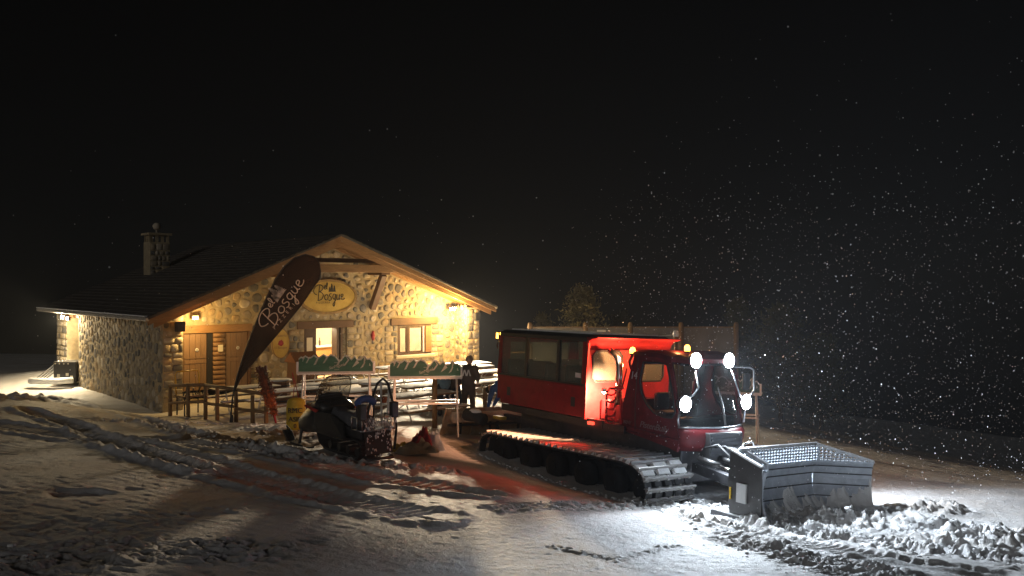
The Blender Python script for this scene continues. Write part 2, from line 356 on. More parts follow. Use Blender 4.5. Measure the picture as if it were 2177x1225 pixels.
def detail(X, Y):
    z = 0.08*fbm(X/3.1, Y/3.1, 3, 3)+0.010*fbm(X/.9, Y/.9, 11, 3)+0.012*fbm(X/.10, Y/.10, 23, 2)
    # raked texture of groomed snow
    z = z+0.003*np.sin((X*.45+Y*.9)*2*math.pi/.22+2*fbm(X/.8, Y/.8, 5, 2))*sm(-.1, .25, fbm(X/2.5, Y/2.5, 31, 2))
    foot = lumps(X/1.1, Y/.9, 91); z = z-0.06*sm(.5, .75, foot)*sm(.1, .35, fbm(X/3, Y/3, 57, 2))
    for pts, hw, dep, pitch in RUTS:
        D, T, S = pl_dist(X, Y, pts); w = sm(hw*1.15, hw*.85, D); msk = D < hw*1.15+.4
        if not msk.any(): continue
        edge = np.exp(-((D-hw*1.15)/(.12))**2)
        z = z-dep*w*(0.75+0.25*fbm(X/.3, Y/.3, 8, 2))+edge*(.05+.05*fbm(X/.2, Y/.2, 9, 2))+w*0.030*np.sin(T*2*math.pi/pitch+S*1.5)
        z = z-w*0.03*np.exp(-((S-.12)/.05)**2)
    for k, (pts, hw, ht, size) in enumerate(CHURN):
        D, T, S = pl_dist(X, Y, pts); msk = D < hw*1.9
        if not msk.any(): continue
        x_, y_ = X[msk], Y[msk]; w = sm(hw*1.25, hw*.35, D[msk]+.35*hw*fbm(x_/.7, y_/.7, 40+k, 2)*2)
        w = w*(.5+.5*sm(-.25, .25, fbm(x_/.8, y_/.8, 300+k, 2)))
        jx = x_+.10*fbm(x_/.22, y_/.22, 60+k, 2); jy = y_+.10*fbm(x_/.22, y_/.22, 70+k, 2); pf = 0; am = 1.0; sz = size*.95
        for o_ in range(5): pf = pf+am*(np.abs(vnoise(jx/sz+o_*7.7, jy/sz-o_*3.1, 100+k+o_))*2.4-.55); am *= .66; sz *= .55
        z[msk] += w*ht*(pf*.62+.15)
    return z

def snow_material():
    m = bpy.data.materials.new('snow'); m.use_nodes = True
    N = m.node_tree.nodes; L = m.node_tree.links; b = N['Principled BSDF']
    tc = N.new('ShaderNodeTexCoord')
    n1 = N.new('ShaderNodeTexNoise'); n1.inputs['Scale'].default_value = 0.55; n1.inputs['Detail'].default_value = 7; n1.inputs['Roughness'].default_value = .62
    L.new(tc.outputs['Object'], n1.inputs['Vector'])
    r1 = N.new('ShaderNodeValToRGB'); r1.color_ramp.elements[0].position = .34; r1.color_ramp.elements[1].position = .62
    r1.color_ramp.elements[0].color = (.56, .53, .50, 1); r1.color_ramp.elements[1].color = (.74, .74, .75, 1)
    L.new(n1.outputs['Fac'], r1.inputs['Fac'])
    # trodden, earth-stained patch by the fence: a stain with a shape of its own
    n2 = N.new('ShaderNodeTexNoise'); n2.inputs['Scale'].default_value = 1.6; n2.inputs['Detail'].default_value = 6
    L.new(tc.outputs['Object'], n2.inputs['Vector'])
    sp = N.new('ShaderNodeVectorMath'); sp.operation = 'SUBTRACT'; sp.inputs[1].default_value = (STAIN[0], STAIN[1], 0); L.new(tc.outputs['Object'], sp.inputs[0])
    sc_ = N.new('ShaderNodeVectorMath'); sc_.operation = 'MULTIPLY'; sc_.inputs[1].default_value = (.30, .55, 0); L.new(sp.outputs[0], sc_.inputs[0])
    ln = N.new('ShaderNodeVectorMath'); ln.operation = 'LENGTH'; L.new(sc_.outputs[0], ln.inputs[0])
    ad = N.new('ShaderNodeMath'); ad.operation = 'SUBTRACT'; L.new(ln.outputs['Value'], ad.inputs[1]); ad.inputs[0].default_value = .72
    ml = N.new('ShaderNodeMath'); ml.operation = 'MULTIPLY_ADD'; ml.inputs[1].default_value = 1.8; L.new(n2.outputs['Fac'], ml.inputs[0]); L.new(ad.outputs[0], ml.inputs[2])
    cl = N.new('ShaderNodeMapRange'); cl.inputs['From Min'].default_value = .85; cl.inputs['From Max'].default_value = 1.25; cl.interpolation_type = 'SMOOTHSTEP'
    L.new(ml.outputs[0], cl.inputs['Value'])
    mx = N.new('ShaderNodeMix'); mx.data_type = 'RGBA'; L.new(cl.outputs['Result'], mx.inputs['Factor']); L.new(r1.outputs['Color'], mx.inputs['A']); mx.inputs['B'].default_value = (.26, .165, .085, 1)
    L.new(mx.outputs['Result'], b.inputs['Base Color'])
    b.inputs['Roughness'].default_value = .62; b.inputs['Specular IOR Level'].default_value = .3
    n3 = N.new('ShaderNodeTexNoise'); n3.inputs['Scale'].default_value = 28; n3.inputs['Detail'].default_value = 6; n3.inputs['Roughness'].default_value = .7; L.new(tc.outputs['Object'], n3.inputs['Vector'])
    bp = N.new('ShaderNodeBump'); bp.inputs['Distance'].default_value = .03; bp.inputs['Strength'].default_value = .9; L.new(n3.outputs['Fac'], bp.inputs['Height']); L.new(bp.outputs['Normal'], b.inputs['Normal'])
    return m
STAIN = tuple(G(560, 930)[:2])
M['snow'] = snow_material()

def build_ground():
    NR, NT = 1090, 880
    r = np.concatenate([np.geomspace(4.5, 38.0, NR-90), np.geomspace(38.3, 140.0, 90)]); th = np.radians(np.linspace(-50, 50, NT))
    RR, TT = np.meshgrid(r, th, indexing='ij'); X = RR*np.sin(TT); Y = RR*np.cos(TT)
    Z = hz_arr(X, Y)+detail(X, Y)*sm(70, 30, RR)
    v = np.stack([X, Y, Z], -1).reshape(-1, 3)
    i = np.arange(NR-1)[:, None]*NT+np.arange(NT-1)[None, :]
    q = np.stack([i, i+1, i+NT+1, i+NT], -1).reshape(-1, 4)[:, ::-1]
    me = bpy.data.meshes.new('snow_ground'); me.vertices.add(len(v)); me.vertices.foreach_set('co', v.ravel())
    me.loops.add(q.size); me.loops.foreach_set('vertex_index', q.ravel().astype(np.int32))
    me.polygons.add(len(q)); me.polygons.foreach_set('loop_start', np.arange(0, q.size, 4, dtype=np.int32)); me.polygons.foreach_set('loop_total', np.full(len(q), 4, dtype=np.int32))
    me.polygons.foreach_set('use_smooth', np.ones(len(q), bool)); me.update(); me.validate()
    me.materials.append(M['snow']); o = bpy.data.objects.new('snow_ground', me); COL.objects.link(o); o['kind'] = 'structure'
    # the slope behind and beside the camera
    mb = MB(); th = [R_(50+i*(260/26)) for i in range(27)]; rr = [0.4, 3, 8, 16, 30, 60, 140]
    vs = []
    for t in th:
        for q_ in rr: x, y = q_*math.sin(t), q_*math.cos(t); vs.append((x, y, hz(x, y)-.02))
    k = len(rr); fs = [(i*k+j, i*k+j+1, (i+1)*k+j+1, (i+1)*k+j) for i in range(26) for j in range(k-1)]
    mb.add(vs, fs)
    vs = []; th2 = [R_(-51+i*(102/20)) for i in range(21)]
    for t in th2:
        for q_ in (0.4, 2.2, 4.55): x, y = q_*math.sin(t), q_*math.cos(t); vs.append((x, y, hz(x, y)-.06))
    mb.add(vs, [(i*3+j, i*3+j+1, (i+1)*3+j+1, (i+1)*3+j) for i in range(20) for j in range(2)])
    o2 = mb.build('snow_slope', M['snow'], None, True); o2['kind'] = 'structure'
build_ground()
def gz(x, y):
    X = np.array([x], float); Y = np.array([y], float); return float((hz_arr(X, Y)+detail(X, Y))[0])

# ------------------------------------------------------------------ the stone hut (local: x along the gable front, -y towards the terrace)
HA = Vector(((345-CX)/FPX*29, 29.0, 0)); HANG = math.atan2(.6697, .7427)
hut = tag(empty('stone_hut', HA, HANG), 'cobblestone mountain hut with lit gable front, timber eaves and dark roof', 'building')
HM = Matrix.Translation(HA) @ Matrix.Rotation(HANG, 4, 'Z')
def hw(u, off, z=0.0): return HM @ Vector((u, -off, z))
RID = (6.22, 5.60); EL = (-.89, 2.64); ER = (13.99, 2.74); RF = 1.2; UB = 11.9; RB = 12.5
XL = -.29; XR = 13.30; PD = .86     # outer faces of the side walls, depth of the piers
def roof_z(u): return RID[1]+(u-RID[0])*((RID[1]-EL[1])/(RID[0]-EL[0]) if u < RID[0] else (ER[1]-RID[1])/(ER[0]-RID[0]))
def top_z(u): return roof_z(u)-.34
OPEN = [(.60, 3.12, -.3, 2.0), (5.33, 7.20, -.3, 2.0), (9.60, 11.35, .72, 2.0)]
def wall_columns(mb, u0, u1, z0, opens, topf, place, ridge=None):
    cuts = sorted(set([u0, u1]+[c for o in opens for c in o[:2] if u0 < c < u1]+([ridge] if ridge else [])))
    for a, b_ in zip(cuts[:-1], cuts[1:]):
        hs = sorted([(o[2], o[3]) for o in opens if o[0] <= a+1e-6 and o[1] >= b_-1e-6]); z = z0
        for lo, hi in hs:
            if lo > z+.01: place(mb, [(a, z), (b_, z), (b_, lo), (a, lo)])
            z = hi
        place(mb, [(a, z), (b_, z), (b_, topf(b_)), (a, topf(a))])
mb = MB(); wall_columns(mb, .0, 12.9, -.7, OPEN, top_z, lambda m_, p: m_.prism([(x, 0, z) for x, z in p], (0, .45, 0)), RID[0])
front = mb.build('front_wall', M['mortar'], hut)
mb = MB(); wall_columns(mb, 0.0, 8.66, -1.2, [], lambda s_: top_z(XL)+.12, lambda m_, p: m_.prism([(XL, y, z) for y, z in p], (.45, 0, 0)))
sidew = mb.build('side_wall', M['mortar'], hut)
mb = MB().b2(XL, XL+.45, 10.35, UB, -1.2, 2.6).b2(XL+.75, XL+.95, 8.66, 10.35, -1.2, 2.3)
backw = mb.build('recess_wall', M['mortar'], hut)
mb = MB().b2(XR-.4, XR, .0, UB, -1.2, 2.7).b2(XL, XR, UB-.3, UB, -1.2, 2.5); mb.build('rear_wall', M['mortar'], hut)
pierL = MB().b2(XL, .38, -PD, 0, -1.0, top_z(.1)).build('pier', M['mortar'], hut)
pierR = MB().b2(12.63, XR, -PD, 0, -1.0, top_z(13.2)).build('pier', M['mortar'], hut)

# --- stones
def clip(poly, nx, ny, c):     # keep nx*x+ny*y <= c
    out = []
    for i in range(len(poly)):
        p, q = poly[i], poly[(i+1) % len(poly)]; dp = nx*p[0]+ny*p[1]-c; dq = nx*q[0]+ny*q[1]-c
        if dp <= 0: out.append(p)
        if dp*dq < 0: t = dp/(dp-dq); out.append((p[0]+(q[0]-p[0])*t, p[1]+(q[1]-p[1])*t))
    return out
def area(p): return abs(sum(p[i][0]*p[(i+1) % len(p)][1]-p[(i+1) % len(p)][0]*p[i][1] for i in range(len(p))))/2
def cobbles(u0, u1, z0, topf, excl, size, seed, ax=1.0):
    rg = random.Random(seed); pts = []; tries = 0
    while tries < 14000:
        tries += 1; u = rg.uniform(u0+.05, u1-.05); z = rg.uniform(z0, max(topf(u0), topf(u1), topf((u0+u1)/2), topf(min(max(RID[0], u0), u1))))
        if z > topf(u)-.06 or any(e[0]-.03 < u < e[1]+.03 and e[2]-.03 < z < e[3]+.03 for e in excl): continue
        rr = size*rg.choice((.62, .8, 1.0, 1.0, 1.25))
        if all(((u-p[0])/ax)**2+(z-p[1])**2 > (.5*(rr+p[2]))**2 for p in pts): pts.append((u, z, rr))
    res = []
    for i, p in enumerate(pts):
        poly = [(p[0]-.5, p[1]-.5), (p[0]+.5, p[1]-.5), (p[0]+.5, p[1]+.5), (p[0]-.5, p[1]+.5)]
        for j, q in enumerate(pts):
            dx, dy = q[0]-p[0], q[1]-p[1]; dd = dx*dx+dy*dy
            if i == j or dd > 1.2: continue
            t = .5+.5*(p[2]**2-q[2]**2)/dd*.35
            poly = clip(poly, dx, dy, dx*(p[0]+dx*t)+dy*(p[1]+dy*t))
            if len(poly) < 3: break
        if len(poly) < 3: continue
        poly = clip(poly, -1, 0, -u0); poly = clip(poly, 1, 0, u1); poly = clip(poly, 0, -1, -z0)
        e = .05; s_ = (topf(p[0]+e)-topf(p[0]-e))/(2*e); poly = clip(poly, -s_, 1, topf(p[0])-s_*p[0])
        for ex in excl:
            if p[0] <= ex[0] and poly: poly = clip(poly, 1, 0, ex[0]) if ex[2]-.3 < p[1] < ex[3]+.3 and p[0] > ex[0]-.6 else poly
            elif p[0] >= ex[1] and poly: poly = clip(poly, -1, 0, -ex[1]) if ex[2]-.3 < p[1] < ex[3]+.3 and p[0] < ex[1]+.6 else poly
            elif p[1] >= ex[3] and poly: poly = clip(poly, 0, -1, -ex[3])
            elif p[1] <= ex[2] and poly: poly = clip(poly, 0, 1, ex[2])
        if len(poly) < 3 or area(poly) < .006: continue
        cx = sum(q[0] for q in poly)/len(poly); cy = sum(q[1] for q in poly)/len(poly)
        k = rg.uniform(.84, .94)
        # cap how far a cell reaches, so gaps stay mortar
        lim = p[2]*.68
        poly = [(cx+(x-cx)*k*min(1, lim/max(1e-6, math.hypot(x-cx, y-cy))), cy+(y-cy)*k*min(1, lim/max(1e-6, math.hypot(x-cx, y-cy)))) for x, y in poly]
        for _ in range(1 if len(poly) > 7 else 2):
            poly = [w for a, b_ in zip(poly, poly[1:]+poly[:1]) for w in ((a[0]*.75+b_[0]*.25, a[1]*.75+b_[1]*.25), (a[0]*.25+b_[0]*.75, a[1]*.25+b_[1]*.75))]
        if len(poly) > 14: poly = poly[::2]
        res.append((poly, rg.uniform(.014, .036), rg.random()))
    return res
def blocks(u0, u1, z0, z1, seed, h=(.17, .34), w=(.22, .5)):
    rg = random.Random(seed); res = []; z = z0
    while z < z1-.08:
        hh = min(rg.uniform(*h), z1-z)
        if z1-z-hh < .1: hh = z1-z
        u = u0
        while u < u1-.05:
            ww = min(rg.uniform(*w), u1-u)
            if u1-u-ww < .13: ww = u1-u
            g = .014; c = rg.uniform(.02, .05)
            a, b_, lo, hi = u+g+rg.uniform(0, .012), u+ww-g-rg.uniform(0, .012), z+g+rg.uniform(0, .012), z+hh-g-rg.uniform(0, .012)
            res.append(([(a+c, lo), (b_-c, lo), (b_, lo+c), (b_, hi-c), (b_-c, hi), (a+c, hi), (a, hi-c), (a, lo+c)], rg.uniform(.02, .045), rg.random())); u += ww
        z += hh
    return res
def stone_geo(poly, dep, to3):
    cx = sum(q[0] for q in poly)/len(poly); cy = sum(q[1] for q in poly)/len(poly); k = len(poly)
    rings = [(1.0, -.01), (.94, dep*.55), (.66, dep*.95)]; vs = []
    for s_, d_ in rings: vs += [to3(cx+(x-cx)*s_, cy+(y-cy)*s_, d_) for x, y in poly]
    vs.append(to3(cx, cy, dep*1.08)); fs = []
    for r_ in range(2):
        for i in range(k): fs.append((r_*k+i, r_*k+(i+1) % k, (r_+1)*k+(i+1) % k, (r_+1)*k+i))
    fs += [(2*k+i, 2*k+(i+1) % k, 3*k) for i in range(k)]
    return vs, fs
ALLST = []
def f_front(off): return lambda x, y, d_: (x, -off-d_, y)
def f_left(xp): return lambda y, z, d_: (xp-d_, y, z)
JAMB = [(4.62, 5.33, 0, 2.0), (7.20, 7.95, 0, 2.0), (8.95, 9.60, .3, 2.0), (11.35, 12.0, .3, 2.0), (3.12, 3.45, 0, 2.0)]
EXF = OPEN+JAMB+[(.59, 3.21, 2.0, 2.28), (5.02, 7.46, 2.0, 2.28), (9.25, 11.65, 2.0, 2.28), (9.45, 11.5, .6, .72)]
for s_ in cobbles(.38, 12.63, -.05, top_z, EXF, .275, 3, 1.12): ALLST.append((front, s_, f_front(0), 1.0))
for k, j in enumerate(JAMB):
    for s_ in blocks(*j, 30+k): ALLST.append((front, s_, f_front(0), 1.0))
for s_ in blocks(XL, .38, -.3, top_z(.05)-.05, 50, w=(.2, .42)): ALLST.append((pierL, s_, f_front(PD), 1.2))
for s_ in blocks(12.63, XR, -.2, top_z(13.1)-.08, 51, w=(.2, .42)): ALLST.append((pierR, s_, f_front(PD), .7))
for s_ in cobbles(-PD, 0, -.2, lambda y: top_z(12.7), [], .24, 52): ALLST.append((pierR, s_, f_left(12.63), .5))
for s_ in cobbles(-PD, 8.66, -1.0, lambda y: 2.5, [], .30, 53, .95): ALLST.append((sidew, s_, f_left(XL), .42))
for s_ in blocks(10.35, UB, -1.0, 2.4, 54): ALLST.append((backw, s_, f_left(XL), .35))
for s_ in blocks(8.7, 10.35, -1.0, 2.25, 55): ALLST.append((backw, s_, f_left(XL+.75), .3))
order = sorted(range(len(ALLST)), key=lambda i: -area(ALLST[i][1][0])*ALLST[i][3])
single = set(order[:300]); rest = {}
rg = random.Random(5)
for i, (par, (poly, dep, rnd), f3, _w) in enumerate(ALLST):
    vs, fs = stone_geo(poly, dep, f3)
    mi = rg.choices(range(6), (24, 18, 16, 16, 14, 12))[0]
    if par in (sidew, backw): mi = rg.choices(range(6), (20, 14, 22, 14, 10, 20))[0]
    if i in single: MB().add(vs, fs).build('stone', STONE[mi], par, True)
    else: rest.setdefault((par.name, mi), (par, MB()))[1].add(vs, fs)
joined = {}
for (pn, mi), (par, mb) in rest.items():
    e = joined.setdefault(pn, (par, MB(), []))
    e[1].add(mb.v, mb.f); e[2].extend([mi]*len(mb.f))
for pn, (par, mb, mis) in joined.items():
    o = mb.build('small_stones', None, par, True); o['kind'] = 'stuff'
    for m_ in STONE: o.data.materials.append(m_)
    o.data.polygons.foreach_set('material_index', mis)

# --- roof, boards, beams
def slab(u0, u1, th, name, m, dz=0.0, y0=-RF, y1=RB, e=0):
    z0, z1 = roof_z(u0)+dz, roof_z(u1)+dz
    return MB().prism([(u0, y0, z0), (u1, y0, z1), (u1, y0, z1-th), (u0, y0, z0-th)], (0, y1-y0, 0)).build(name, m, hut)
for u0, u1 in ((EL[0], RID[0]), (RID[0], ER[0])):
    rp_ = slab(u0, u1, .07, 'roof', M['roof_tile'], .0, -RF-.06, RB)
    slab(u0+(.1 if u0 < 0 else 0), u1-(.1 if u1 > 8 else 0), .10, 'soffit', M['soffit'], -.075, -RF+.07, RB-.05)
    # rows of roof tiles: a low step every course
    mb = MB(); nn = 26
    for i in range(nn):
        a = u0+(u1-u0)*i/nn; b_ = u0+(u1-u0)*(i+1)/nn
        lo, hi = (a, b_) if u0 < 0 else (b_, a)
        mb.prism([(lo, -RF-.05, roof_z(lo)+.035), (hi, -RF-.05, roof_z(hi)+.008), (hi, -RF-.05, roof_z(hi)+.002), (lo, -RF-.05, roof_z(lo)+.002)], (0, RB+RF, 0))
    mb.build('tile_courses', M['roof_tile'], rp_)
    for k, (h_, yo, dz) in enumerate(((.19, -RF, -.075), (.20, -RF+.09, -.25))):   # two boards along the verge
        sh = .0 if k == 0 else .22
        a, b_ = (u0+sh, u1) if u0 < 0 else (u0, u1-sh)
        MB().prism([(a, yo, roof_z(a)+dz), (b_, yo, roof_z(b_)+dz), (b_, yo, roof_z(b_)+dz-h_), (a, yo, roof_z(a)+dz-h_)], (0, .06, 0)).build('verge_board', M['timber'], hut)
    # rafters standing off the wall
    for yo in (-.52, -.05):
        a, b_ = (u0+.35, u1) if u0 < 0 else (u0, u1-.35)
        MB().prism([(a, yo, roof_z(a)-.18), (b_, yo, roof_z(b_)-.18), (b_, yo, roof_z(b_)-.36), (a, yo, roof_z(a)-.36)], (0, .1, 0)).build('rafter', M['timber'], hut)
MB().bar((EL[0]-.02, -RF-.02, EL[1]-.06), (EL[0]-.02, RB, EL[1]-.06), .13, .13).build('gutter', M['gutter'], hut, bevel=.03)
MB().bar((ER[0]+.02, -RF-.02, ER[1]-.06), (ER[0]+.02, RB, ER[1]-.06), .12, .12).build('gutter', M['gutter'], hut, bevel=.03)
MB().bar((EL[0]+.02, -RF+.1, EL[1]+.035), (EL[0]+.02, RB, EL[1]+.035), .22, .03).build('snow_edge', M['snow_top'], hut)
bz = 4.46; bu0 = RID[0]-(roof_z(RID[0])-.28-bz)/.416; bu1 = RID[0]+(roof_z(RID[0])-.28-bz)/.368
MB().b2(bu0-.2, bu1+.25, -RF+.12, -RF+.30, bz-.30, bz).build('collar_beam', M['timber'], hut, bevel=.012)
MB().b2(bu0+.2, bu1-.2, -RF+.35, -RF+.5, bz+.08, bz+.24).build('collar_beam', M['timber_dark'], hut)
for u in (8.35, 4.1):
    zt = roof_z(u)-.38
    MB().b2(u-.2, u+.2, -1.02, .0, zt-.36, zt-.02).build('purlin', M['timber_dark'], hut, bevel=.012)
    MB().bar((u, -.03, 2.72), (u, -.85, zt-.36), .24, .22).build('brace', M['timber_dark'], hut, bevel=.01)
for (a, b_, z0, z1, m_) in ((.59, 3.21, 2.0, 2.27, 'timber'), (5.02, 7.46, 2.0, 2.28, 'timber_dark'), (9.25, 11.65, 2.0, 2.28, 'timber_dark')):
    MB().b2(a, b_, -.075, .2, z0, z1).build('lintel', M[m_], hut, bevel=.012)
# chimney
ch = MB().b2(2.6, 3.45, 8.7, 9.5, 3.6, 5.55).build('chimney', M['mortar'], hut)
for s_ in blocks(2.6, 3.45, 4.1, 5.5, 77, (.14, .26), (.16, .34)):
    vs, fs = stone_geo(s_[0], s_[1], lambda x, z, d_: (x, 8.7-d_, z)); rest_c = MB().add(vs, fs).build('stone_facing', STONE[rg.randrange(6)], ch, True)
mb = MB()
for i in range(4):
    mb.b2(2.62+i*.235, 2.62+i*.235+.11, 8.72, 8.82, 5.55, 5.85); mb.b2(2.62+i*.235, 2.62+i*.235+.11, 9.38, 9.48, 5.55, 5.85); mb.b2(2.62, 2.72, 8.72+i*.215, 8.72+i*.215+.1, 5.55, 5.85)
mb.build('cowl_posts', M['mortar'], ch)
MB().b2(2.52, 3.53, 8.62, 9.58, 5.85, 5.95).build('cowl_slab', M['mortar'], ch)
MB().blob((3.02, 9.1, 6.25), .17, 3, rough=.08, n=10, m=7).tube([(3.02, 9.1, 5.95), (3.02, 9.1, 6.15)], .04).build('cowl_ball', STONE[1], ch, True)
# doors of the left range
def plank_door(u0, u1, z0, z1, y, n=4, name='door'):
    d_ = MB().b2(u0, u1, y+.03, y+.07, z0, z1).build(name, M['timber_dark'], hut)
    w = (u1-u0)/n
    for i in range(n): MB().b2(u0+i*w+.006, u0+(i+1)*w-.006, y, y+.028, z0+.01, z1-.01).build('plank', M['door_wood'], d_, bevel=.004)
    MB().b2(u0+.01, u1-.01, y-.018, y-.002, .95, 1.06).build('rail', M['door_wood'], d_)
    MB().b2(u0+.01, u1-.01, y-.018, y-.002, 1.12, 1.16).build('rail', M['door_wood'], d_)
    return d_
for (a, b_) in ((.72, 1.52), (2.20, 3.02)):
    d_ = plank_door(a, b_, .0, 1.98, -.03)
    mm = (a+b_)/2
    MB().lathe([(.001, -.012), (.055, -.012), (.06, .0)], 16, (mm+.05, -.045, 1.42), 'y').build('badge', M['white_print'], d_)
    MB().tube([(mm+.05+.02*math.cos(t_/8*2*math.pi), -.062, 1.42+.032*math.sin(t_/8*2*math.pi)) for t_ in range(8)], .006, 5, True).build('badge_mark', M['ink'], d_)
MB().b2(1.55, 1.75, .0, .05, 0, 2.0).build('door_gap', M['black_plastic'], hut)
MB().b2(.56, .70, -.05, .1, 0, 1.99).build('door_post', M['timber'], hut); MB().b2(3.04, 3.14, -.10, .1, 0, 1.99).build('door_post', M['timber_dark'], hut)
lw = MB().b2(1.76, 2.18, -.01, .08, 0, 2.0).build('log_panel', M['log_wood'], hut)
for i in range(12): MB().tube([(1.76, -.012, .085+i*.165), (2.18, -.012, .085+i*.165)], .08, 10).build('log', M['log_wood'], lw, True)
MB().b2(1.90, 2.08, -.115, -.105, 1.32, 1.56).build('notice', M['paper'], hut)
MB().b2(.6, 3.1, .08, .14, 0, 2.0).build('backing', M['black_plastic'], hut)
# entrance
en = MB().b2(5.33, 5.83, -.01, .12, 0, 2.0).build('entrance_door', M['frame_brown'], hut)
MB().b2(5.42, 5.66, -.04, -.012, 1.12, 1.66).build('notice_board', M['paper'], en); MB().b2(5.38, 5.70, -.025, -.011, .3, 1.0).build('panel', M['timber_dark'], en)
MB().b2(6.74, 6.84, .0, .4, 0, 2.0).build('door_frame', M['frame_brown'], hut); MB().b2(6.90, 6.99, -.02, .3, 0, 2.0).build('door_frame', M['frame_brown'], hut)
jm = MB().b2(6.995, 7.2, .10, .4, 0, 2.0).build('jamb', M['mortar'], hut)
for s_ in blocks(6.995, 7.2, 0, 2.0, 91, w=(.2, .3)):
    vs, fs = stone_geo(s_[0], s_[1], f_front(-.10)); MB().add(vs, fs).build('stone_facing', STONE[rg.randrange(3)], jm, True)
MB().b2(5.2, 7.3, -.5, .4, -.3, .0).build('threshold', STONE[1], hut)
# window
wf = MB().ring([(9.60, 0, .72), (11.35, 0, .72), (11.35, 0, 2.0), (9.60, 0, 2.0)], [(9.70, 0, .82), (11.25, 0, .82), (11.25, 0, 1.92), (9.70, 0, 1.92)], (0, .14, 0)).build('window', M['frame_brown'], hut)
for a, b_ in ((9.71, 10.12), (10.20, 10.93)):
    MB().b2(a+.05, b_-.05, .075, .085, .88, 1.86).build('pane', M['pane'], wf)
    MB().ring([(a, .05, .83), (b_, .05, .83), (b_, .05, 1.91), (a, .05, 1.91)], [(a+.055, .05, .88), (b_-.055, .05, .88), (b_-.055, .05, 1.86), (a+.055, .05, 1.86)], (0, .06, 0)).build('sash', M['frame_brown'], wf)
MB().b2(10.12, 10.20, .03, .12, .82, 1.92).build('mullion', M['frame_brown'], wf)
sh = MB().b2(10.94, 11.24, -.12, -.05, .80, 1.95).build('shutter', M['frame_brown'], hut)
for i in range(4): MB().b2(10.955+i*.072, 11.015+i*.072, -.135, -.122, .83, 1.92).build('slat', M['timber'], sh)
MB().b2(9.45, 11.5, -.12, .0, .62, .71).build('sill', STONE[1], hut); MB().b2(9.5, 11.45, -.11, -.01, .711, .745).build('sill_snow', M['snow_top'], hut)
MB().blob((8.38, -.05, 1.62), .13, 5, (.7, .35, 1.5), .15, 8, 6).build('hanging_cloth', M['bag_red'], hut, True)
# the lit room
room = MB().b2(3.6, 12.5, .5, 8.3, -.02, .03).build('room_floor', M['int_floor'], hut)
MB().b2(3.6, 12.5, 5.0, 5.1, .03, 2.6).b2(3.6, 3.7, .46, 5.0, .03, 2.6).b2(12.45, 12.55, .46, 5.0, .03, 2.6).build('room_wall', M['plaster'], hut)
MB().b2(3.6, 12.5, .46, 5.0, 2.6, 2.7).build('room_ceiling', M['int_wood'], hut)
cnt = MB().b2(5.2, 9.2, 2.6, 3.1, .03, 1.05).build('counter', M['int_wood'], hut); MB().b2(5.1, 9.3, 2.5, 3.15, 1.05, 1.11).build('counter_top', M['white_print'], cnt)
MB().lathe([(.04, 1.11), (.045, 1.3), (.018, 1.36), (.018, 1.45)], 12, (7.5, 2.7, 0)).build('bottle', M['ink'], cnt)
cab = MB().b2(9.6, 12.4, 4.4, 4.98, .03, 2.1).build('dresser', M['int_wood'], hut)
for i in range(3):
    MB().b2(9.7+i*.92, 10.5+i*.92, 4.37, 4.399, 1.05, 2.0).build('dresser_door', M['plaster'], cab); MB().b2(9.7+i*.92, 10.5+i*.92, 4.37, 4.399, .15, .95).build('dresser_door', M['int_red'] if i == 1 else M['timber'], cab)
for i in range(3): MB().b2(6.1+i*.45, 6.35+i*.45, 1.7, 2.0, .03, .48).build('stool', M['int_wood'], hut)
MB().b2(10.3, 10.55, 1.2, 1.45, .1, 2.5).build('room_post', M['int_wood'], hut)
def room_light(u, y, e): lamp('room_lamp_light', 'POINT', (u, y, 2.25), e, (1.0, .80, .50), hut, .12)
room_light(6.5, 1.6, 620); room_light(10.2, 2.6, 420)

# lamps, loudspeakers, signs on the hut
def flood(u, off, z, yaw, lit, label, name='flood_lamp', side=False, k=1.0):
    p = hw(u, off, z); e = tag(empty(name, p, HANG+yaw), label, 'lamp', 'flood lamps under the eaves')
    MB().prism([(-.11*k, .0, -.07*k), (.11*k, .0, -.07*k), (.11*k, .0, .07*k), (-.11*k, 0, .07*k)], (0, .1*k, 0)).build('housing', M['black_plastic'], e)
    MB().b2(-.095*k, .095*k, -.012, -.002, -.058*k, .058*k).build('lens', M['flood_lens'] if lit else M['lens_off'], e)
    MB().tube([(-.12*k, .05, 0), (-.12*k, .14, .02), (.12*k, .14, .02), (.12*k, .05, 0)], .01, 6).build('bracket', M['black_plastic'], e)
    return e
WARM = (1.0, .63, .21)
f1 = flood(12.0, .62, 2.64, R_(-25), True, 'glaring lit flood lamp above the window, beside the right pier', k=1.0)
lamp('flood_light', 'POINT', (-.05, -.66, -.10), 900, WARM, f1, .07)
lamp('flood_light', 'SPOT', (-.02, -.42, -.06), 13000, (1.0, .82, .58), f1, .30, (-.05, -1, -.46), 98, 1.0)
f1b = flood(12.42, .42, 2.68, R_(40), False, 'round unlit flood lamp right next to the glaring one by the pier')
f2 = flood(.96, .45, 2.56, R_(-20), False, 'small pale flood lamp at the left end of the gable above the toilet doors')
lamp('flood_light', 'POINT', (0, -.60, -.10), 190, WARM, f2, .06)
f3 = flood(XL-.30, -9.15, 2.28, R_(-90), True, 'glaring lit flood lamp on the side wall nearest the long wall')
lamp('flood_light', 'SPOT', (0, -.05, -.02), 900, (1.0, .82, .52), f3, .07, (-.1, -1, -.62), 168, .35)
lamp('flood_light', 'POINT', (0, -.30, -.04), 380, (1.0, .80, .48), f3, .06)
f4 = flood(XL-.34, -9.75, 2.32, R_(-75), True, 'second lit flood lamp on the side wall, farther along the eave')
lamp('flood_light', 'SPOT', (0, -.05, -.02), 220, (1.0, .74, .40), f4, .07, (.2, -1, -.5), 150, .5)
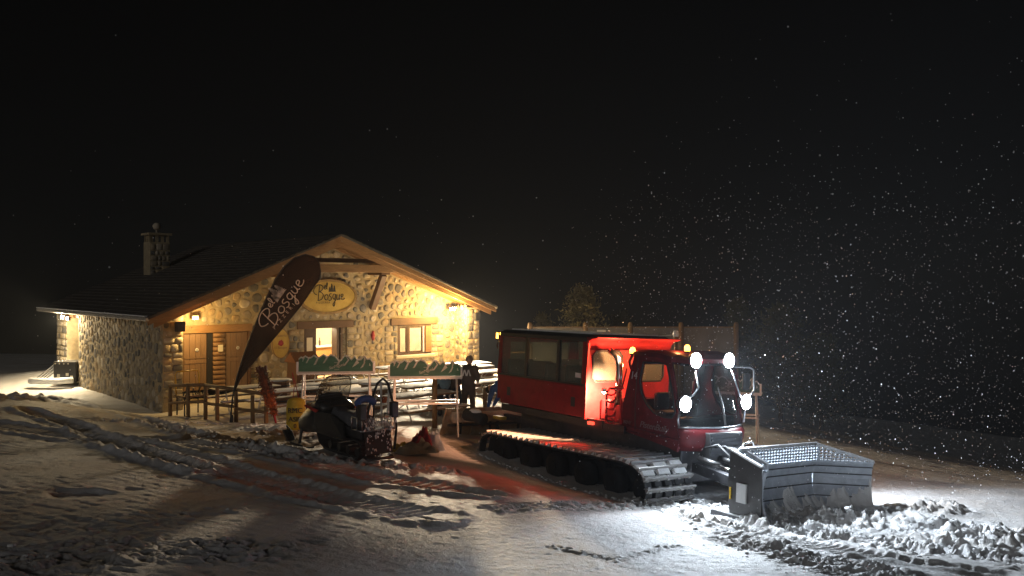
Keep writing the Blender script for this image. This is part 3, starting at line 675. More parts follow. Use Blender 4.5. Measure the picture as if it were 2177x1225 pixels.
for u, off, z, lb in ((.22, PD+.16, 2.30, 'black loudspeaker box on the left stone pier'), (13.05, PD+.12, 2.30, 'small dark loudspeaker on the right stone pier')):
    e = tag(empty('loudspeaker', hw(u, off, z), HANG), lb, 'loudspeaker', 'loudspeakers on the piers')
    MB().prism([(-.13, -.1, -.17), (.13, -.1, -.17), (.15, -.1, .17), (-.15, -.1, .17)], (0, .22, 0)).build('cabinet', M['black_plastic'], e, bevel=.01)
    MB().b2(-.10, .10, -.108, -.101, -.13, .13).build('grille', M['steel_dark'], e)

# strokes of the hut's hand-written name, in a 0..1.5 by -.5..1 box
BOSQUE = [
 [(-.02,.30),(-.14,.36),(-.22,.52),(-.10,.74),(.12,.84),(.30,.78),(.34,.64),(.22,.50),(.08,.46),(.26,.42),(.36,.28),(.28,.08),(.10,.0),(.02,.02)],
 [(.14,.80),(.10,.50),(.07,.20),(.05,.02)],
 [(.56,.32),(.46,.24),(.45,.10),(.54,.02),(.64,.10),(.64,.26),(.56,.32)],
 [(.86,.36),(.76,.34),(.74,.24),(.84,.16),(.84,.04),(.74,-.02),(.68,.04)],
 [(1.10,.32),(.99,.32),(.94,.18),(1.0,.06),(1.08,.12),(1.12,.32),(1.08,.02),(1.06,-.22),(1.0,-.32),(.95,-.22),(1.06,-.06),(1.16,.04)],
 [(1.20,.32),(1.18,.12),(1.24,.02),(1.32,.10),(1.35,.32),(1.34,.08),(1.40,.02)],
 [(1.44,.16),(1.56,.22),(1.56,.32),(1.48,.32),(1.44,.18),(1.48,.04),(1.60,.04),(1.68,.12)],
 [(.42,.66),(.50,.72),(.49,.80),(.43,.76),(.42,.64),(.48,.60),(.54,.64)],
 [(.56,.64),(.62,.88),(.58,.96),(.56,.80),(.58,.62),(.62,.62)]]
def smooth_line(pts, n=4):
    out = []; k = len(pts)
    for i in range(k-1):
        p0, p1, p2, p3 = pts[max(0, i-1)], pts[i], pts[i+1], pts[min(k-1, i+2)]
        for j in range(n):
            t = j/n; out.append(tuple(.5*(2*p1[c]+(p2[c]-p0[c])*t+(2*p0[c]-5*p1[c]+4*p2[c]-p3[c])*t*t+(3*p1[c]-p0[c]-3*p2[c]+p3[c])*t**3) for c in (0, 1)))
    out.append(pts[-1]); return out
def name_strokes(to3, sc_, w, m, parent, name='lettering'):
    mb = MB()
    for st in BOSQUE:
        pts = smooth_line(st); mb.tube([to3(x*sc_, y*sc_) for x, y in pts], [w*(1.0 if 0 < i < len(pts)-1 else .6) for i in range(len(pts))], 5)
    return mb.build(name, m, parent)
def fir_emblem(to3, sc_, m, parent, seed=1):
    mb = MB(); rg_ = random.Random(seed)
    for fx, h_ in ((0, 1.0), (.34, .78), (-.26, .6)):
        pts = [(fx, h_)]; k = 7
        for i in range(k): w = .05+.24*h_*(i+1)/k; y = h_*(1-(i+1)/k); pts += [(fx+w, y+.02), (fx+w*.55, y+.03)]
        rt = pts[1:]; lf = [(2*fx-x+rg_.uniform(-.02, .02), y) for x, y in rt][::-1]
        poly = [pts[0]]+rt+lf
        a = [Vector(to3(x*sc_, y*sc_)) for x, y in poly]; c = Vector(to3(fx*sc_, .3*h_*sc_)); k2 = len(a)
        mb.add(a+[c], [(i, (i+1) % k2, k2) for i in range(k2)])
    return mb.build('fir_emblem', m, parent)
# big oval sign
sg = tag(empty('oval_sign', hw(6.31, .09, 3.22), HANG), 'large yellow oval name sign on the gable wall above the entrance', 'sign')
def oval(a, b_, n=40, rough=0, seed=1):
    r_ = random.Random(seed); return [(a*math.cos(2*math.pi*i/n)*(1+r_.uniform(-rough, rough)), b_*math.sin(2*math.pi*i/n)*(1+r_.uniform(-rough, rough))) for i in range(n)]
MB().ring([(x, -.06, z) for x, z in oval(1.27, .68, 40, .012)], [(x, -.06, z) for x, z in oval(1.17, .59)], (0, .12, 0)).build('rim', M['sign_rim'], sg)
MB().prism([(x, -.035, z) for x, z in oval(1.18, .60)], (0, .08, 0)).build('panel', M['sign_yellow'], sg)
name_strokes(lambda x, y: (x-.50, -.042, y-.14), .72, .017, M['ink'], sg)
fir_emblem(lambda x, y: (x+.13, -.040, y+.18), .34, M['ink'], sg)
text('small_lettering', 'PIZZERIA', .105, M['ink'], sg, frame_mtx((-.25, -.040, -.26), (1, 0, 0), (0, 0, 1), (0, -1, 0)), .002, 0, 1.5)
# small oval wooden sign
s2 = tag(empty('wooden_sign', hw(4.30, .10, 1.50), HANG), 'small upright oval wooden sign beside the entrance, half behind the flag', 'sign')
MB().prism([(x, -.02, z) for x, z in oval(.36, .55, 32, .01)], (0, .06, 0)).build('panel', M['sign_yellow'], s2)
MB().ring([(x, -.03, z) for x, z in oval(.37, .56, 32, .008)], [(x, -.03, z) for x, z in oval(.34, .53, 32)], (0, .02, 0)).build('rim', M['timber'], s2)
text('lettering', 'Pizzeria', .15, M['timber'], s2, frame_mtx((0, -.024, .25), (1, 0, 0), (0, 0, 1), (0, -1, 0)), .002)
text('lettering', 'El Bosque', .13, M['timber'], s2, frame_mtx((0, -.024, -.20), (1, 0, 0), (0, 0, 1), (0, -1, 0)), .002)
MB().add([(x*.12, -.024, z*.12+.02) for x, z in oval(1, .9, 14, .25, 4)], [tuple(range(14))]).build('emblem', M['bag_red'], s2)

# ------------------------------------------------------------------ terrace furniture
def make_table():
    e = empty('picnic_table')
    for i in range(4): MB().b2(-1.0, 1.0, -.37+i*.187, -.37+i*.187+.178, .715, .75).build('top_plank', M['table_wood'], e)
    mb = MB(); nx, ny = 14, 6; vs = []; r_ = random.Random(3)
    for i in range(nx+1):
        for j in range(ny+1):
            ed = (i in (0, nx)) or (j in (0, ny)); vs.append((-1.01+2.02*i/nx, -.38+.755*j/ny, .752 if ed else .782+r_.uniform(-.006, .006)))
    mb.add(vs, [(i*(ny+1)+j, (i+1)*(ny+1)+j, (i+1)*(ny+1)+j+1, i*(ny+1)+j+1) for i in range(nx) for j in range(ny)])
    mb.build('snow_cover', M['snow_top'], e, True)
    for s_ in (-1, 1):
        MB().b2(-1.0, 1.0, s_*.72-.13, s_*.72+.13, .405, .44).build('bench', M['table_wood'], e)
        MB().b2(-.99, .99, s_*.72-.12, s_*.72+.12, .442, .462).build('bench_snow', M['snow_top'], e)
        x = s_*.72
        MB().tube([(x, -.36, .70), (x, -.30, .66), (x, -.66, .02), (x, -.74, .02)], .02, 6).tube([(x, .36, .70), (x, .30, .66), (x, .66, .02), (x, .74, .02)], .02, 6).build('leg', M['white_metal'], e, True)
        MB().tube([(x+.03, -.84, .39), (x+.03, .84, .39)], .018, 6).tube([(x*.98, 0, .42), (x*.25, 0, .70)], .014, 6).build('stretcher', M['steel'], e, True)
    return e
TBL = [(1.25, 6.7, 'snow-dusted picnic table just inside the timber fence, behind the flag pole'), (3.45, 6.75, 'snow-topped picnic table between the flag and the entrance, behind the left ski rack'),
 (5.8, 6.6, 'snow-topped picnic table straight before the entrance'), (8.8, 7.0, 'brightly lit picnic table between the person in the dark jacket and the snow groomer'),
 (2.35, 8.9, 'picnic table right behind the left ski rack legs'), (4.75, 8.7, 'picnic table right behind the right ski rack sign'), (7.2, 8.9, 'picnic table beside the yellow-lit fence post'),
 (2.9, 10.9, 'nearest picnic table, seen under the right ski rack'), (4.2, 4.5, 'picnic table before the wooden barrel tables'), (6.7, 4.5, 'picnic table before the wall between entrance and window'), (9.3, 4.8, 'picnic table below the lit window'), (.9, 4.5, 'picnic table in front of the toilet doors')]
tb0 = make_table()
for i, (u, off, lb) in enumerate(TBL):
    t = tb0 if i == 0 else copy_tree(tb0)
    p = hw(u, off); t.location = (p.x, p.y, hz(p.x, p.y)+.02); t.rotation_euler = (0, 0, HANG+R_(random.uniform(-4, 4)))
    tag(t, lb, 'picnic table', 'picnic tables on the terrace')
def make_barrel():
    e = empty('barrel_table'); n = 16
    for i in range(n):
        a = 2*math.pi*i/n; rot = Matrix.Rotation(a, 3, 'Z')
        mb = MB()
        for z0, z1, r0, r1 in ((0, .35, .38, .42), (.35, .72, .42, .38)):
            w0 = r0*2*math.pi/n*.47; w1 = r1*2*math.pi/n*.47
            pts = [rot @ Vector(p) for p in ((r0, -w0, z0), (r0, w0, z0), (r1, w1, z1), (r1, -w1, z1), (r0-.03, -w0, z0), (r0-.03, w0, z0), (r1-.03, w1, z1), (r1-.03, -w1, z1))]
            mb.add(pts, [(0, 1, 2, 3), (7, 6, 5, 4), (0, 3, 7, 4), (1, 5, 6, 2), (3, 2, 6, 7), (0, 4, 5, 1)])
        mb.build('stave', M['barrel_wood'], e)
    for z in (.12, .60): MB().lathe([(.408, z-.02), (.412, z+.02)], 24).build('hoop', M['steel_dark'], e)
    MB().lathe([(.46, .72), (.47, .74), (.46, .76)], 28).build('top', M['table_wood'], e)
    MB().lathe([(.45, .761), (.44, .785), (.3, .80), (.05, .805)], 28).build('snow_cap', M['snow_top'], e, True)
    return e
br0 = make_barrel()
BRL = [((590, 797), 'wooden barrel table with dark top beside the orange net roll', .76), ((1025, 772), 'snow-capped barrel table at the right end of the terrace', .8), ((660, 812), 'barrel table left of the entrance, behind the left ski rack', .7), ((795, 812), 'barrel table right of the entrance between the ski racks', .7), ((945, 800), 'barrel table under the lit window', .7)]
for i, (pp, lb, h_) in enumerate(BRL):
    Y = (CAMZ-h_-.05)/((pp[1]-HOR)/FPX); p = at(pp[0], pp[1], min(Y, 31)); b_ = br0 if i == 0 else copy_tree(br0)
    b_.location = (p.x, p.y, hz(p.x, p.y)); b_.rotation_euler = (0, 0, i*.7); b_.scale = (1, 1, 1); tag(b_, lb, 'barrel', 'barrel tables on the terrace')
# lidded wooden bin by the entrance
p = hw(4.55, 1.3); e = tag(empty('wooden_bin', (p.x, p.y, hz(p.x, p.y)), HANG), 'slatted wooden bin with a pitched lid left of the entrance', 'bin')
for i in range(6): MB().b2(-.42+i*.14+.004, -.42+(i+1)*.14-.004, -.36, -.33, .0, .85).build('slat', M['barrel_wood'], e)
MB().b2(-.41, .41, -.329, .36, .02, .84).build('body', M['timber_dark'], e)
MB().prism([(-.50, -.45, .82), (-.50, .45, .82), (-.50, 0, 1.18)], (1.0, 0, 0)).build('lid', M['barrel_wood'], e)
# yellow handled trolley near the left door
p = at(407, 818, 26.2); e = tag(empty('hand_trolley', (p.x, p.y, hz(p.x, p.y)+.02), HANG+.1), 'flat trolley with tall yellow handle beside the left stone pier', 'trolley')
zt = .62
MB().b2(-.42, .42, -.3, .3, zt-.05, zt).build('platform', M['table_wood'], e)
MB().tube([(-.36, .25, zt), (-.38, .27, zt+.62), (-.33, .27, zt+.70), (.33, .27, zt+.70), (.38, .27, zt+.62), (.40, .25, zt)], .022, 8).build('handle', M['trolley_yellow'], e, True)
for sx in (-.34, .34):
    for sy in (-.24, .24): MB().tube([(sx, sy, 0), (sx, sy, zt-.05)], .025, 6).build('leg', M['steel_dark'], e)
cr = MB()
for i in range(7): cr.bar((-.3+i*.1, -.1+.05*(i % 3), zt), (-.33+i*.11, -.12, zt+.12+.1*(i % 2)), .03, .03)
cr.build('load', M['black_plastic'], e)

# timber fence at the terrace edge
def fence_post(parent, p, h_, r=.06, m='post_wood', lean=(0, 0)):
    return MB().tube([(p[0], p[1], p[2]-.25), (p[0]+lean[0]*.5, p[1]+lean[1]*.5, p[2]+h_*.6), (p[0]+lean[0], p[1]+lean[1], p[2]+h_)], [r, r*.97, r*.9], 10).build('post', M[m], parent, True)
fb = at(362, 884, 25.6); fe = tag(empty('timber_fence', (fb.x, fb.y, hz(fb.x, fb.y))), 'round-post timber fence left of the terrace, behind the flag', 'fence')
FP_ = [(362, 884, 25.8, .95), (400, 890, 25.2, 1.0), (437, 893, 24.8, 1.0), (462, 895, 24.4, .98), (502, 905, 23.6, .95), (537, 905, 23.2, .78), (566, 906, 22.9, .82)]
tops = []
for px, py, Y, h_ in FP_:
    p = at(px, py, Y); z = hz(p.x, p.y); q = Vector((p.x-fe.location.x, p.y-fe.location.y, z-fe.location.z)); fence_post(fe, q, h_); tops.append(q+Vector((0, 0, h_)))
for a, b_ in ((0, 2), (2, 4), (4, 6)):
    MB().tube([tops[a]-Vector((.0, .06, .02)), tops[b_]-Vector((0, .06, .02))], .05, 8).build('rail', M['post_wood'], fe, True)
    MB().tube([tops[a]-Vector((.0, .06, .55)), tops[b_]-Vector((0, .06, .50))], .045, 8).build('rail', M['post_wood'], fe, True)
for i, (px, py, Y, h_, lb) in enumerate(((1031, 878, 24.0, .95, 'yellow-lit round fence post between the dark jacket and the groomer'), (924, 930, 21.6, 1.35, 'grey round post beside the person in the pale blue jacket'))):
    p = at(px, py, Y); e = MB().tube([(0, 0, -.3), (0, 0, h_*.6), (.01, 0, h_)], [.065, .062, .058], 10).build('fence_post', M['post_wood'], None, True); e.location = (p.x, p.y, hz(p.x, p.y)); tag(e, lb, 'post', 'loose posts on the terrace edge')
# right-hand rail behind the hut corner
p = hw(15.5, 2.0); rf = tag(empty('rail_fence', (p.x, p.y, hz(p.x, p.y))), 'dark rail fence beyond the right corner of the hut', 'fence')
for i in range(3): MB().tube([(i*1.1, i*.2, -.2), (i*1.1, i*.2, 1.3)], .05, 8).build('post', M['post_wood'], rf)
for z in (.45, 1.05): MB().tube([(-1.0, -.2, z), (3.2, .55, z)], .03, 8).build('rail', M['post_wood'], rf)

# feather flag
FY = 23.4; fp = at(493, 892, FY); flag = tag(empty('feather_flag', (fp.x, fp.y, hz(fp.x, fp.y)-.02)), 'tall leaning brown feather flag with white hand lettering', 'flag')
def F2(px, py, dy=0.0): q = at(px, py, FY); return Vector((q.x-flag.location.x, dy, q.z-flag.location.z))
LEFT = [(497, 832), (505, 798), (518, 757), (533, 714), (550, 672), (567, 632), (585, 594), (604, 567), (626, 548), (650, 541), (668, 546), (679, 560), (682, 578)]
RIGHT = [(498, 834), (512, 806), (530, 782), (552, 756), (576, 728), (600, 700), (622, 673), (641, 650), (655, 630), (665, 614), (672, 604), (679, 596), (682, 580)]
mb = MB(); nu = 7; vs = []
for i, (a, b_) in enumerate(zip(LEFT, RIGHT)):
    for j in range(nu+1):
        t = j/nu; w = .05*math.sin(t*5.0+i*.35)*math.sin(math.pi*t)+.03*math.sin(i*.9+t*3)*math.sin(math.pi*t)
        vs.append(F2(a[0]+(b_[0]-a[0])*t, a[1]+(b_[1]-a[1])*t, w))
mb.add(vs, [(i*(nu+1)+j, i*(nu+1)+j+1, (i+1)*(nu+1)+j+1, (i+1)*(nu+1)+j) for i in range(len(LEFT)-1) for j in range(nu)])
ban = mb.build('banner', M['banner'], flag, True); so = ban.modifiers.new('thick', 'SOLIDIFY'); so.thickness = .006
MB().tube([F2(489, 905), F2(491, 880), F2(494, 850)]+[F2(*p) for p in LEFT]+[F2(681, 592), F2(674, 602)], [.022]*6+[.018]*6+[.014]*6, 8).build('pole', M['black_plastic'], flag, True)
MB().tube([F2(*p, -.01) for p in RIGHT], .009, 5).build('hem', M['ink'], flag, True)
MB().lathe([(.16, -.05), (.15, .02), (.04, .05), (.04, .25)], 14).build('base', M['black_plastic'], flag)
ax = Vector((64, -92)).normalized(); ay = Vector((ax.y, -ax.x))    # along the lettering, and across it (photo rows run down)
def FT(x, y): q = Vector((584, 694))+ax*x*75+ay*y*75; return F2(q.x, q.y, -.065)
name_strokes(lambda x, y: FT(x, y*.66), 0.93, .015, M['banner_ink'], ban)
fir_emblem(lambda x, y: FT(x+.80, y+.30), .46, M['banner_ink'], ban, 3)
o_ = F2(611, 670, -.06); X_ = Vector((66, 0, 80)).normalized(); Y_ = Vector((-80, 0, 66)).normalized()
text('small_lettering', 'PIZZERIA', .13, M['banner_ink'], ban, frame_mtx(o_, X_, Y_, Vector((0, -1, 0))), .002, 0, 2.1)

# ski racks with the mountain-shaped boards
ZIG = [(-.90, .31), (-.84, .36), (-.80, .34), (-.74, .385), (-.66, .335), (-.60, .345), (-.53, .40), (-.44, .335), (-.38, .36), (-.30, .42), (-.22, .35), (-.12, .41), (-.02, .37), (.06, .28), (.13, .275), (.22, .39), (.30, .37), (.38, .29), (.46, .37), (.52, .285), (.62, .295), (.70, .38), (.76, .30), (.83, .31), (.90, .23)]
PEAKS = [[(-.84, .345), (-.79, .24), (-.83, .24), (-.74, .31), (-.74, .36)], [(-.72, .37), (-.66, .31), (-.76, .20), (-.70, .20), (-.60, .32)], [(-.53, .385), (-.44, .32), (-.58, .15), (-.48, .17), (-.38, .30)], [(-.30, .405), (-.22, .335), (-.36, .19), (-.28, .20), (-.12, .36)], [(.06, .265), (-.02, .15), (.06, .155), (.20, .34), (.13, .26)], [(.22, .37), (.32, .28), (.13, .13), (.22, .14), (.38, .27)], [(.46, .355), (.52, .27), (.34, .09), (.46, .13), (.62, .20), (.53, .27)], [(.70, .36), (.76, .28), (.54, .06), (.66, .10), (.74, .20)], [(.82, .20), (.87, .12), (.80, .13)]]
def make_rack(sign=True):
    e = empty('ski_rack')
    for sx in (-.80, .80):
        for sy in (-1, 1): MB().tube([(sx, sy*.10, 1.36), (sx*1.06, sy*.42, .0)], .024, 8).build('leg', M['white_metal'], e, True)
    mb = MB()
    for y in (-.16, .16): mb.bar((-.95, y, 1.38), (.95, y, 1.38), .05, .05)
    for i in range(15): mb.bar((-.92+i*.131, -.16, 1.35), (-.92+i*.131, .16, 1.35), .022, .02)
    mb.build('top_frame', M['white_metal'], e)
    MB().b2(-.93, .93, -.18, .18, 1.406, 1.425).build('snow_cover', M['snow_top'], e)
    MB().bar((-.88, -.27, .78), (.88, -.27, .78), .045, .045).bar((-.88, .27, .78), (.88, .27, .78), .045, .045).bar((-.84, -.27, .78), (-.84, .27, .78), .04, .04).bar((.84, -.27, .78), (.84, .27, .78), .04, .04).build('shelf', M['white_metal'], e)
    for sx in (-.93, .93): MB().b2(sx-.025, sx+.025, -.21, -.13, 1.38, 1.66).build('sign_post', M['white_metal'], e)
    zb = 1.43; k = len(ZIG)
    poly = [(-.905, -.20, zb), (.905, -.20, zb)]+[(x, -.20, zb+z) for x, z in ZIG[::-1]]
    bo = MB().prism(poly, (0, .02, 0)).build('sign_board', M['board_green'], e)
    w = .036
    vs = [(x, -.206, zb+z+.004) for x, z in ZIG]+[(x, -.206, zb+z-w) for x, z in ZIG]
    mb = MB().add(vs, [(i, k+i, k+i+1, i+1) for i in range(k-1)])
    for pk in PEAKS:
        cx_ = sum(q[0] for q in pk)/len(pk); mb.add([(cx_+(x-cx_)*.62, -.2065, zb+z) for x, z in pk], [tuple(range(len(pk)))])
    mb.build('mountain_outline', M['board_white'], bo)
    MB().b2(-.92, .92, -.215, -.19, zb-.03, zb-.004).build('lower_strip', M['board_white'], bo)
    rot = frame_mtx((0.02, -.205, zb+.09), Vector((1, 0, .26)).normalized(), Vector((-.26, 0, 1)).normalized(), (0, -1, 0))
    text('lettering', 'SanMiguel', .10, M['board_white'], bo, rot, .002, .2, .92)
    MB().b2(-.04, .08, -.2055, -.2015, zb+.205, zb+.213).b2(-.04, .08, -.2055, -.2015, zb+.035, zb+.043).build('small_print', M['board_white'], bo)
    return e
rk = make_rack()
for i, (px, py, Y, rz, lb) in enumerate(((716, 914, 20.6, R_(5), 'white ski rack with dark green mountain board, behind the snowmobile'), (905, 918, 20.6, R_(3), 'white ski rack with brightly lit green mountain board in front of the workers'), (1546, 940, 22.6, R_(-20), 'amber-lit ski rack seen past the far side of the groomer cab'))):
    r_ = rk if i == 0 else copy_tree(rk)
    p = at(px, py, Y); r_.location = (p.x, p.y, hz(p.x, p.y)-.02 if i < 2 else hz(p.x, p.y)); r_.rotation_euler = (0, 0, rz); r_.scale = (.93, 1, 1) if i else (.97, 1, 1)
    tag(r_, lb, 'ski rack', 'ski racks with mountain boards')
# yellow sack hanging from the left rack
p = at(630, 905, 20.0); e = tag(empty('yellow_sack', (p.x, p.y, hz(p.x, p.y)+.02)), 'yellow sack with hand-painted black letters hanging on the left ski rack', 'sack')
mb = MB(); n = 16; prof = [(.20, .02), (.235, .08), (.225, .3), (.22, .5), (.205, .66), (.18, .72), (.10, .76)]; vs = []
for r_, z in prof:
    for j in range(n): a = 2*math.pi*j/n; vs.append((r_*math.cos(a)*1.05*(1+.05*math.sin(3*a+z*9)), r_*math.sin(a)*.45*(1+.08*math.sin(2*a+z*7)), z))
mb.add(vs, [(i*n+j, i*n+(j+1) % n, (i+1)*n+(j+1) % n, (i+1)*n+j) for i in range(len(prof)-1) for j in range(n)]+[tuple(range(n-1, -1, -1)), tuple((len(prof)-1)*n+j for j in range(n))])
sk = mb.build('bag', M['sack_yellow'], e, True)
for tx, z, sz in (('RMC', .42, .17), ('ASIR', .22, .16), ('0', .07, .14)): text('lettering', tx, sz, M['ink'], sk, frame_mtx((.0, -.118, z), (1, 0, 0), (0, 0, 1), (0, -1, 0)), .004)
MB().tube([(-.08, 0, .75), (-.05, 0, 1.0), (-.12, .1, 1.35)], .008, 6).tube([(.06, 0, .75), (.0, 0, 1.0), (-.12, .1, 1.35)], .008, 6).build('rope', M['bag_red'], e)
# orange net roll leaning on the fence
p0 = at(588, 905, 22.4); e = tag(empty('net_roll', (p0.x, p0.y, hz(p0.x, p0.y))), 'rolled orange safety net leaning on the end of the timber fence', 'net')
tip = at(555, 783, 22.9)-e.location
def netpart(t0, t1, r0, r1, m, name, seed):
    mb = MB(); r_ = random.Random(seed); N_ = int(260*(t1-t0))
    for i in range(N_):
        t = t0+(t1-t0)*i/N_; rr = r0+(r1-r0)*(i/N_); c = tip*t; a = r_.uniform(0, 6.28); w = rr*math.sqrt(r_.random())
        q = c+Vector((math.cos(a)*w, math.sin(a)*w, 0)); d_ = Vector((r_.uniform(-1, 1), r_.uniform(-1, 1), r_.uniform(-.2, 1.6))).normalized()*.11
        mb.bar(q-d_, q+d_, .016, .016); d2 = Vector((d_.y, -d_.z, d_.x)); mb.bar(q-d2*.6, q+d2*.6, .014, .014)
    mb.tube([tip*t0, tip*((t0+t1)/2), tip*t1], [r0*.72, (r0+r1)*.36, r1*.72], 9)
    return mb.build(name, m, e)
netpart(.18, .58, .06, .17, M['net_orange'], 'loose_net', 1); netpart(.52, .98, .17, .13, M['net_dark'], 'rolled_net', 2)
MB().tube([Vector((0, 0, -.05)), tip*.12, tip*.3], [.025, .03, .05], 7).build('stake', M['bag_red'], e)
pk_ = MB()
for i in range(4): pk_.bar(tip*.94+Vector((-.12+i*.08, 0, 0)), tip*.94+Vector((-.14+i*.08, 0, .12+.04*(i % 2))), .05, .05)
pk_.build('stake_ends', M['net_dark'], e)

# ------------------------------------------------------------------ snowmobile
sp = at(800, 978, 16.3); fr_ = at(652, 930, 18.7)
hd = Vector((fr_.x-sp.x, fr_.y-sp.y, 0)).normalized(); org = Vector((sp.x, sp.y, 0))+hd*1.55
zg = (hz(sp.x, sp.y)+hz(fr_.x, fr_.y))/2
sm_ = tag(empty('snowmobile', (org.x-hd.x*.12, org.y-hd.y*.12, zg+.03), math.atan2(hd.y, hd.x)), 'black utility snowmobile with clear windscreen and rear wire basket', 'snowmobile')
sm_.scale = (.90, .95, .97)
def loft(secs, cap=True):      # secs: list of (x, [(y,z)...])
    mb = MB(); k = len(secs[0][1]); vs = [(x, y, z) for x, pr in secs for y, z in pr]
    fs = [(i*k+j, i*k+(j+1) % k, (i+1)*k+(j+1) % k, (i+1)*k+j) for i in range(len(secs)-1) for j in range(k)]
    if cap: fs += [tuple(range(k-1, -1, -1)), tuple((len(secs)-1)*k+j for j in range(k))]
    return mb.add(vs, fs)
def rrect(w, z0, z1, tw=.8, r=.3): # rounded section, narrower on top
    h_ = z1-z0; return [(-w, z0+h_*.15), (-w*.92, z0), (w*.92, z0), (w, z0+h_*.15), (w*1.02, z0+h_*.55), (w*tw, z1-h_*.06), (w*tw*.6, z1), (-w*tw*.6, z1), (-w*tw, z1-h_*.06), (-w*1.02, z0+h_*.55)]
loft([(.15, rrect(.40, .42, .82)), (.5, rrect(.47, .34, .92)), (.9, rrect(.48, .30, .86, .75)), (1.3, rrect(.42, .28, .70, .7)), (1.62, rrect(.26, .30, .52, .6))]).build('hood', M['black_plastic'], sm_, True)
loft([(.12, rrect(.36, .80, .95)), (.45, rrect(.40, .86, 1.06, .7)), (.75, rrect(.36, .84, 1.0, .6))]).build('cowl', M['black_plastic'], sm_, True)
for s_ in (-1, 1): MB().prism([(.2, s_*.43, .84), (.75, s_*.47, .90), (.95, s_*.44, .86), (.3, s_*.44, .78)], (0, s_*.02, .0)).build('red_trim', M['glove_red'], sm_)
mb = MB(); vs = []; rows = 6; cols = 9
for i in range(rows+1):
    t = i/rows; w = .40*(1-.25*t**3); zz = .98+.55*t; xx = .66-.32*t
    for j in range(cols+1):
        a = (j/cols-.5)*2; vs.append((xx-.16*a*a, w*a, zz-(.05*abs(a)**3 if t > .9 else 0)))
mb.add(vs, [(i*(cols+1)+j, i*(cols+1)+j+1, (i+1)*(cols+1)+j+1, (i+1)*(cols+1)+j) for i in range(rows) for j in range(cols)])
M['screen'] = glass_mat('screen_glass', (.9, .88, .82), .34, .4, (.55, .50, .42))
ws = mb.build('windscreen', M['screen'], sm_, True); ws.modifiers.new('t', 'SOLIDIFY').thickness = .006
MB().tube([vs[i*(cols+1)] for i in range(rows+1)]+[vs[rows*(cols+1)+j] for j in range(1, cols)]+[vs[i*(cols+1)+cols] for i in range(rows, -1, -1)], .008, 5).build('screen_edge', M['ink'], ws, True)
MB().tube([(.30, -.42, 1.02), (.36, -.18, 1.06), (.36, .18, 1.06), (.30, .42, 1.02)], .018, 7).build('handlebar', M['black_plastic'], sm_, True)
for s_ in (-1, 1): MB().tube([(.30, s_*.28, 1.03), (.28, s_*.45, 1.01)], .03, 8).build('grip', M['rubber'], sm_)
gd = MB().b2(.5, .62, -.28, .28, .98, 1.14).build('dash', M['black_plastic'], sm_, bevel=.03)
loft([(-1.15, rrect(.21, .60, .82)), (-.6, rrect(.22, .60, .86)), (-.1, rrect(.20, .60, .84)), (.2, rrect(.16, .62, .92))]).build('seat', M['seat_grey'], sm_, True)
MB().b2(-1.45, .3, -.27, .27, .42, .60).build('tunnel', M['steel_dark'], sm_, bevel=.02)
for s_ in (-1, 1): MB().b2(-.95, .5, s_*.27, s_*.44, .36, .39).build('running_board', M['black_plastic'], sm_)
for s_ in (-1, 1): MB().prism([(-.9, s_*.40, .38), (.3, s_*.45, .36), (.4, s_*.46, .80), (-.2, s_*.38, .80), (-.75, s_*.33, .66)], (0, -s_*.04, 0)).build('side_panel', M['black_plastic'], sm_)
# rubber track with lugs
trk = [(-1.35, .12), (-1.25, .02), (.35, .0), (.62, .12), (.72, .30), (.55, .38), (-1.25, .38), (-1.42, .28)]
tm = MB().ring([(x, -.25, z) for x, z in trk], [(x*.985-.005, -.25, .19+(z-.19)*.80) for x, z in trk], (0, .50, 0)).build('track', M['rubber'], sm_)
lg = MB()
for i in range(22): x = -1.28+i*.075; lg.b2(x, x+.02, -.25, .25, -.03, .005)
for i in range(4): lg.b2(-1.44, -1.40, -.25, .25, .10+i*.07, .12+i*.07)
lg.build('lugs', M['rubber'], tm)
for i in range(4): MB().lathe([(.09, -.24), (.09, .24)], 14, (-1.2+i*.42, 0, .13), 'y').build('wheel', M['black_plastic'], sm_)
for s_ in (-1, 1):
    y = s_*.46
    MB().prism([(.55, y-.08, -.01), (1.65, y-.08, -.01), (1.95, y-.08, .20), (1.90, y-.08, .23), (1.6, y-.08, .03), (.55, y-.08, .03)], (0, .16, 0)).build('ski', M['black_plastic'], sm_)
    MB().tube([(1.15, y, .03), (1.08, y*.95, .35), (1.05, y*.55, .45)], .035, 7).build('ski_leg', M['steel_dark'], sm_)
    MB().tube([(1.80, y, .16), (1.88, y, .32), (1.60, y, .22), (1.40, y, .05)], .016, 6).build('ski_loop', M['rubber'], sm_)
# wire basket at the back, uprights and flap
bk = MB()
for z in (.62, .86):
    bk.tube([(-1.25, -.38, z), (-1.70, -.38, z), (-1.70, .38, z), (-1.25, .38, z)], .014, 6)
for y in (-.38, -.13, .13, .38): bk.tube([(-1.70, y, .62), (-1.70, y, .86)], .012, 6)
for x in (-1.25, -1.48): bk.tube([(x, -.38, .62), (x, -.38, .86)], .012, 6).tube([(x, .38, .62), (x, .38, .86)], .012, 6)
bsk = bk.build('basket', M['steel'], sm_, True)
ms = MB()
for i in range(16):
    for sgn in (-1, 1):
        y0 = -.38+i*.0475; a, b_ = (-1.70, y0, .63), (-1.70, y0+sgn*.12, .85)
        if abs(b_[1]) <= .385: ms.tube([a, b_], .004, 4)
ms.build('mesh', M['steel'], bsk); MB().b2(-1.70, -1.25, -.37, .37, .60, .615).build('floor', M['steel_dark'], bsk)
for y in (-.36, .36): MB().b2(-1.74, -1.60, y-.07, y+.07, .84, 1.14).build('rack_upright', M['black_plastic'], sm_, bevel=.01)
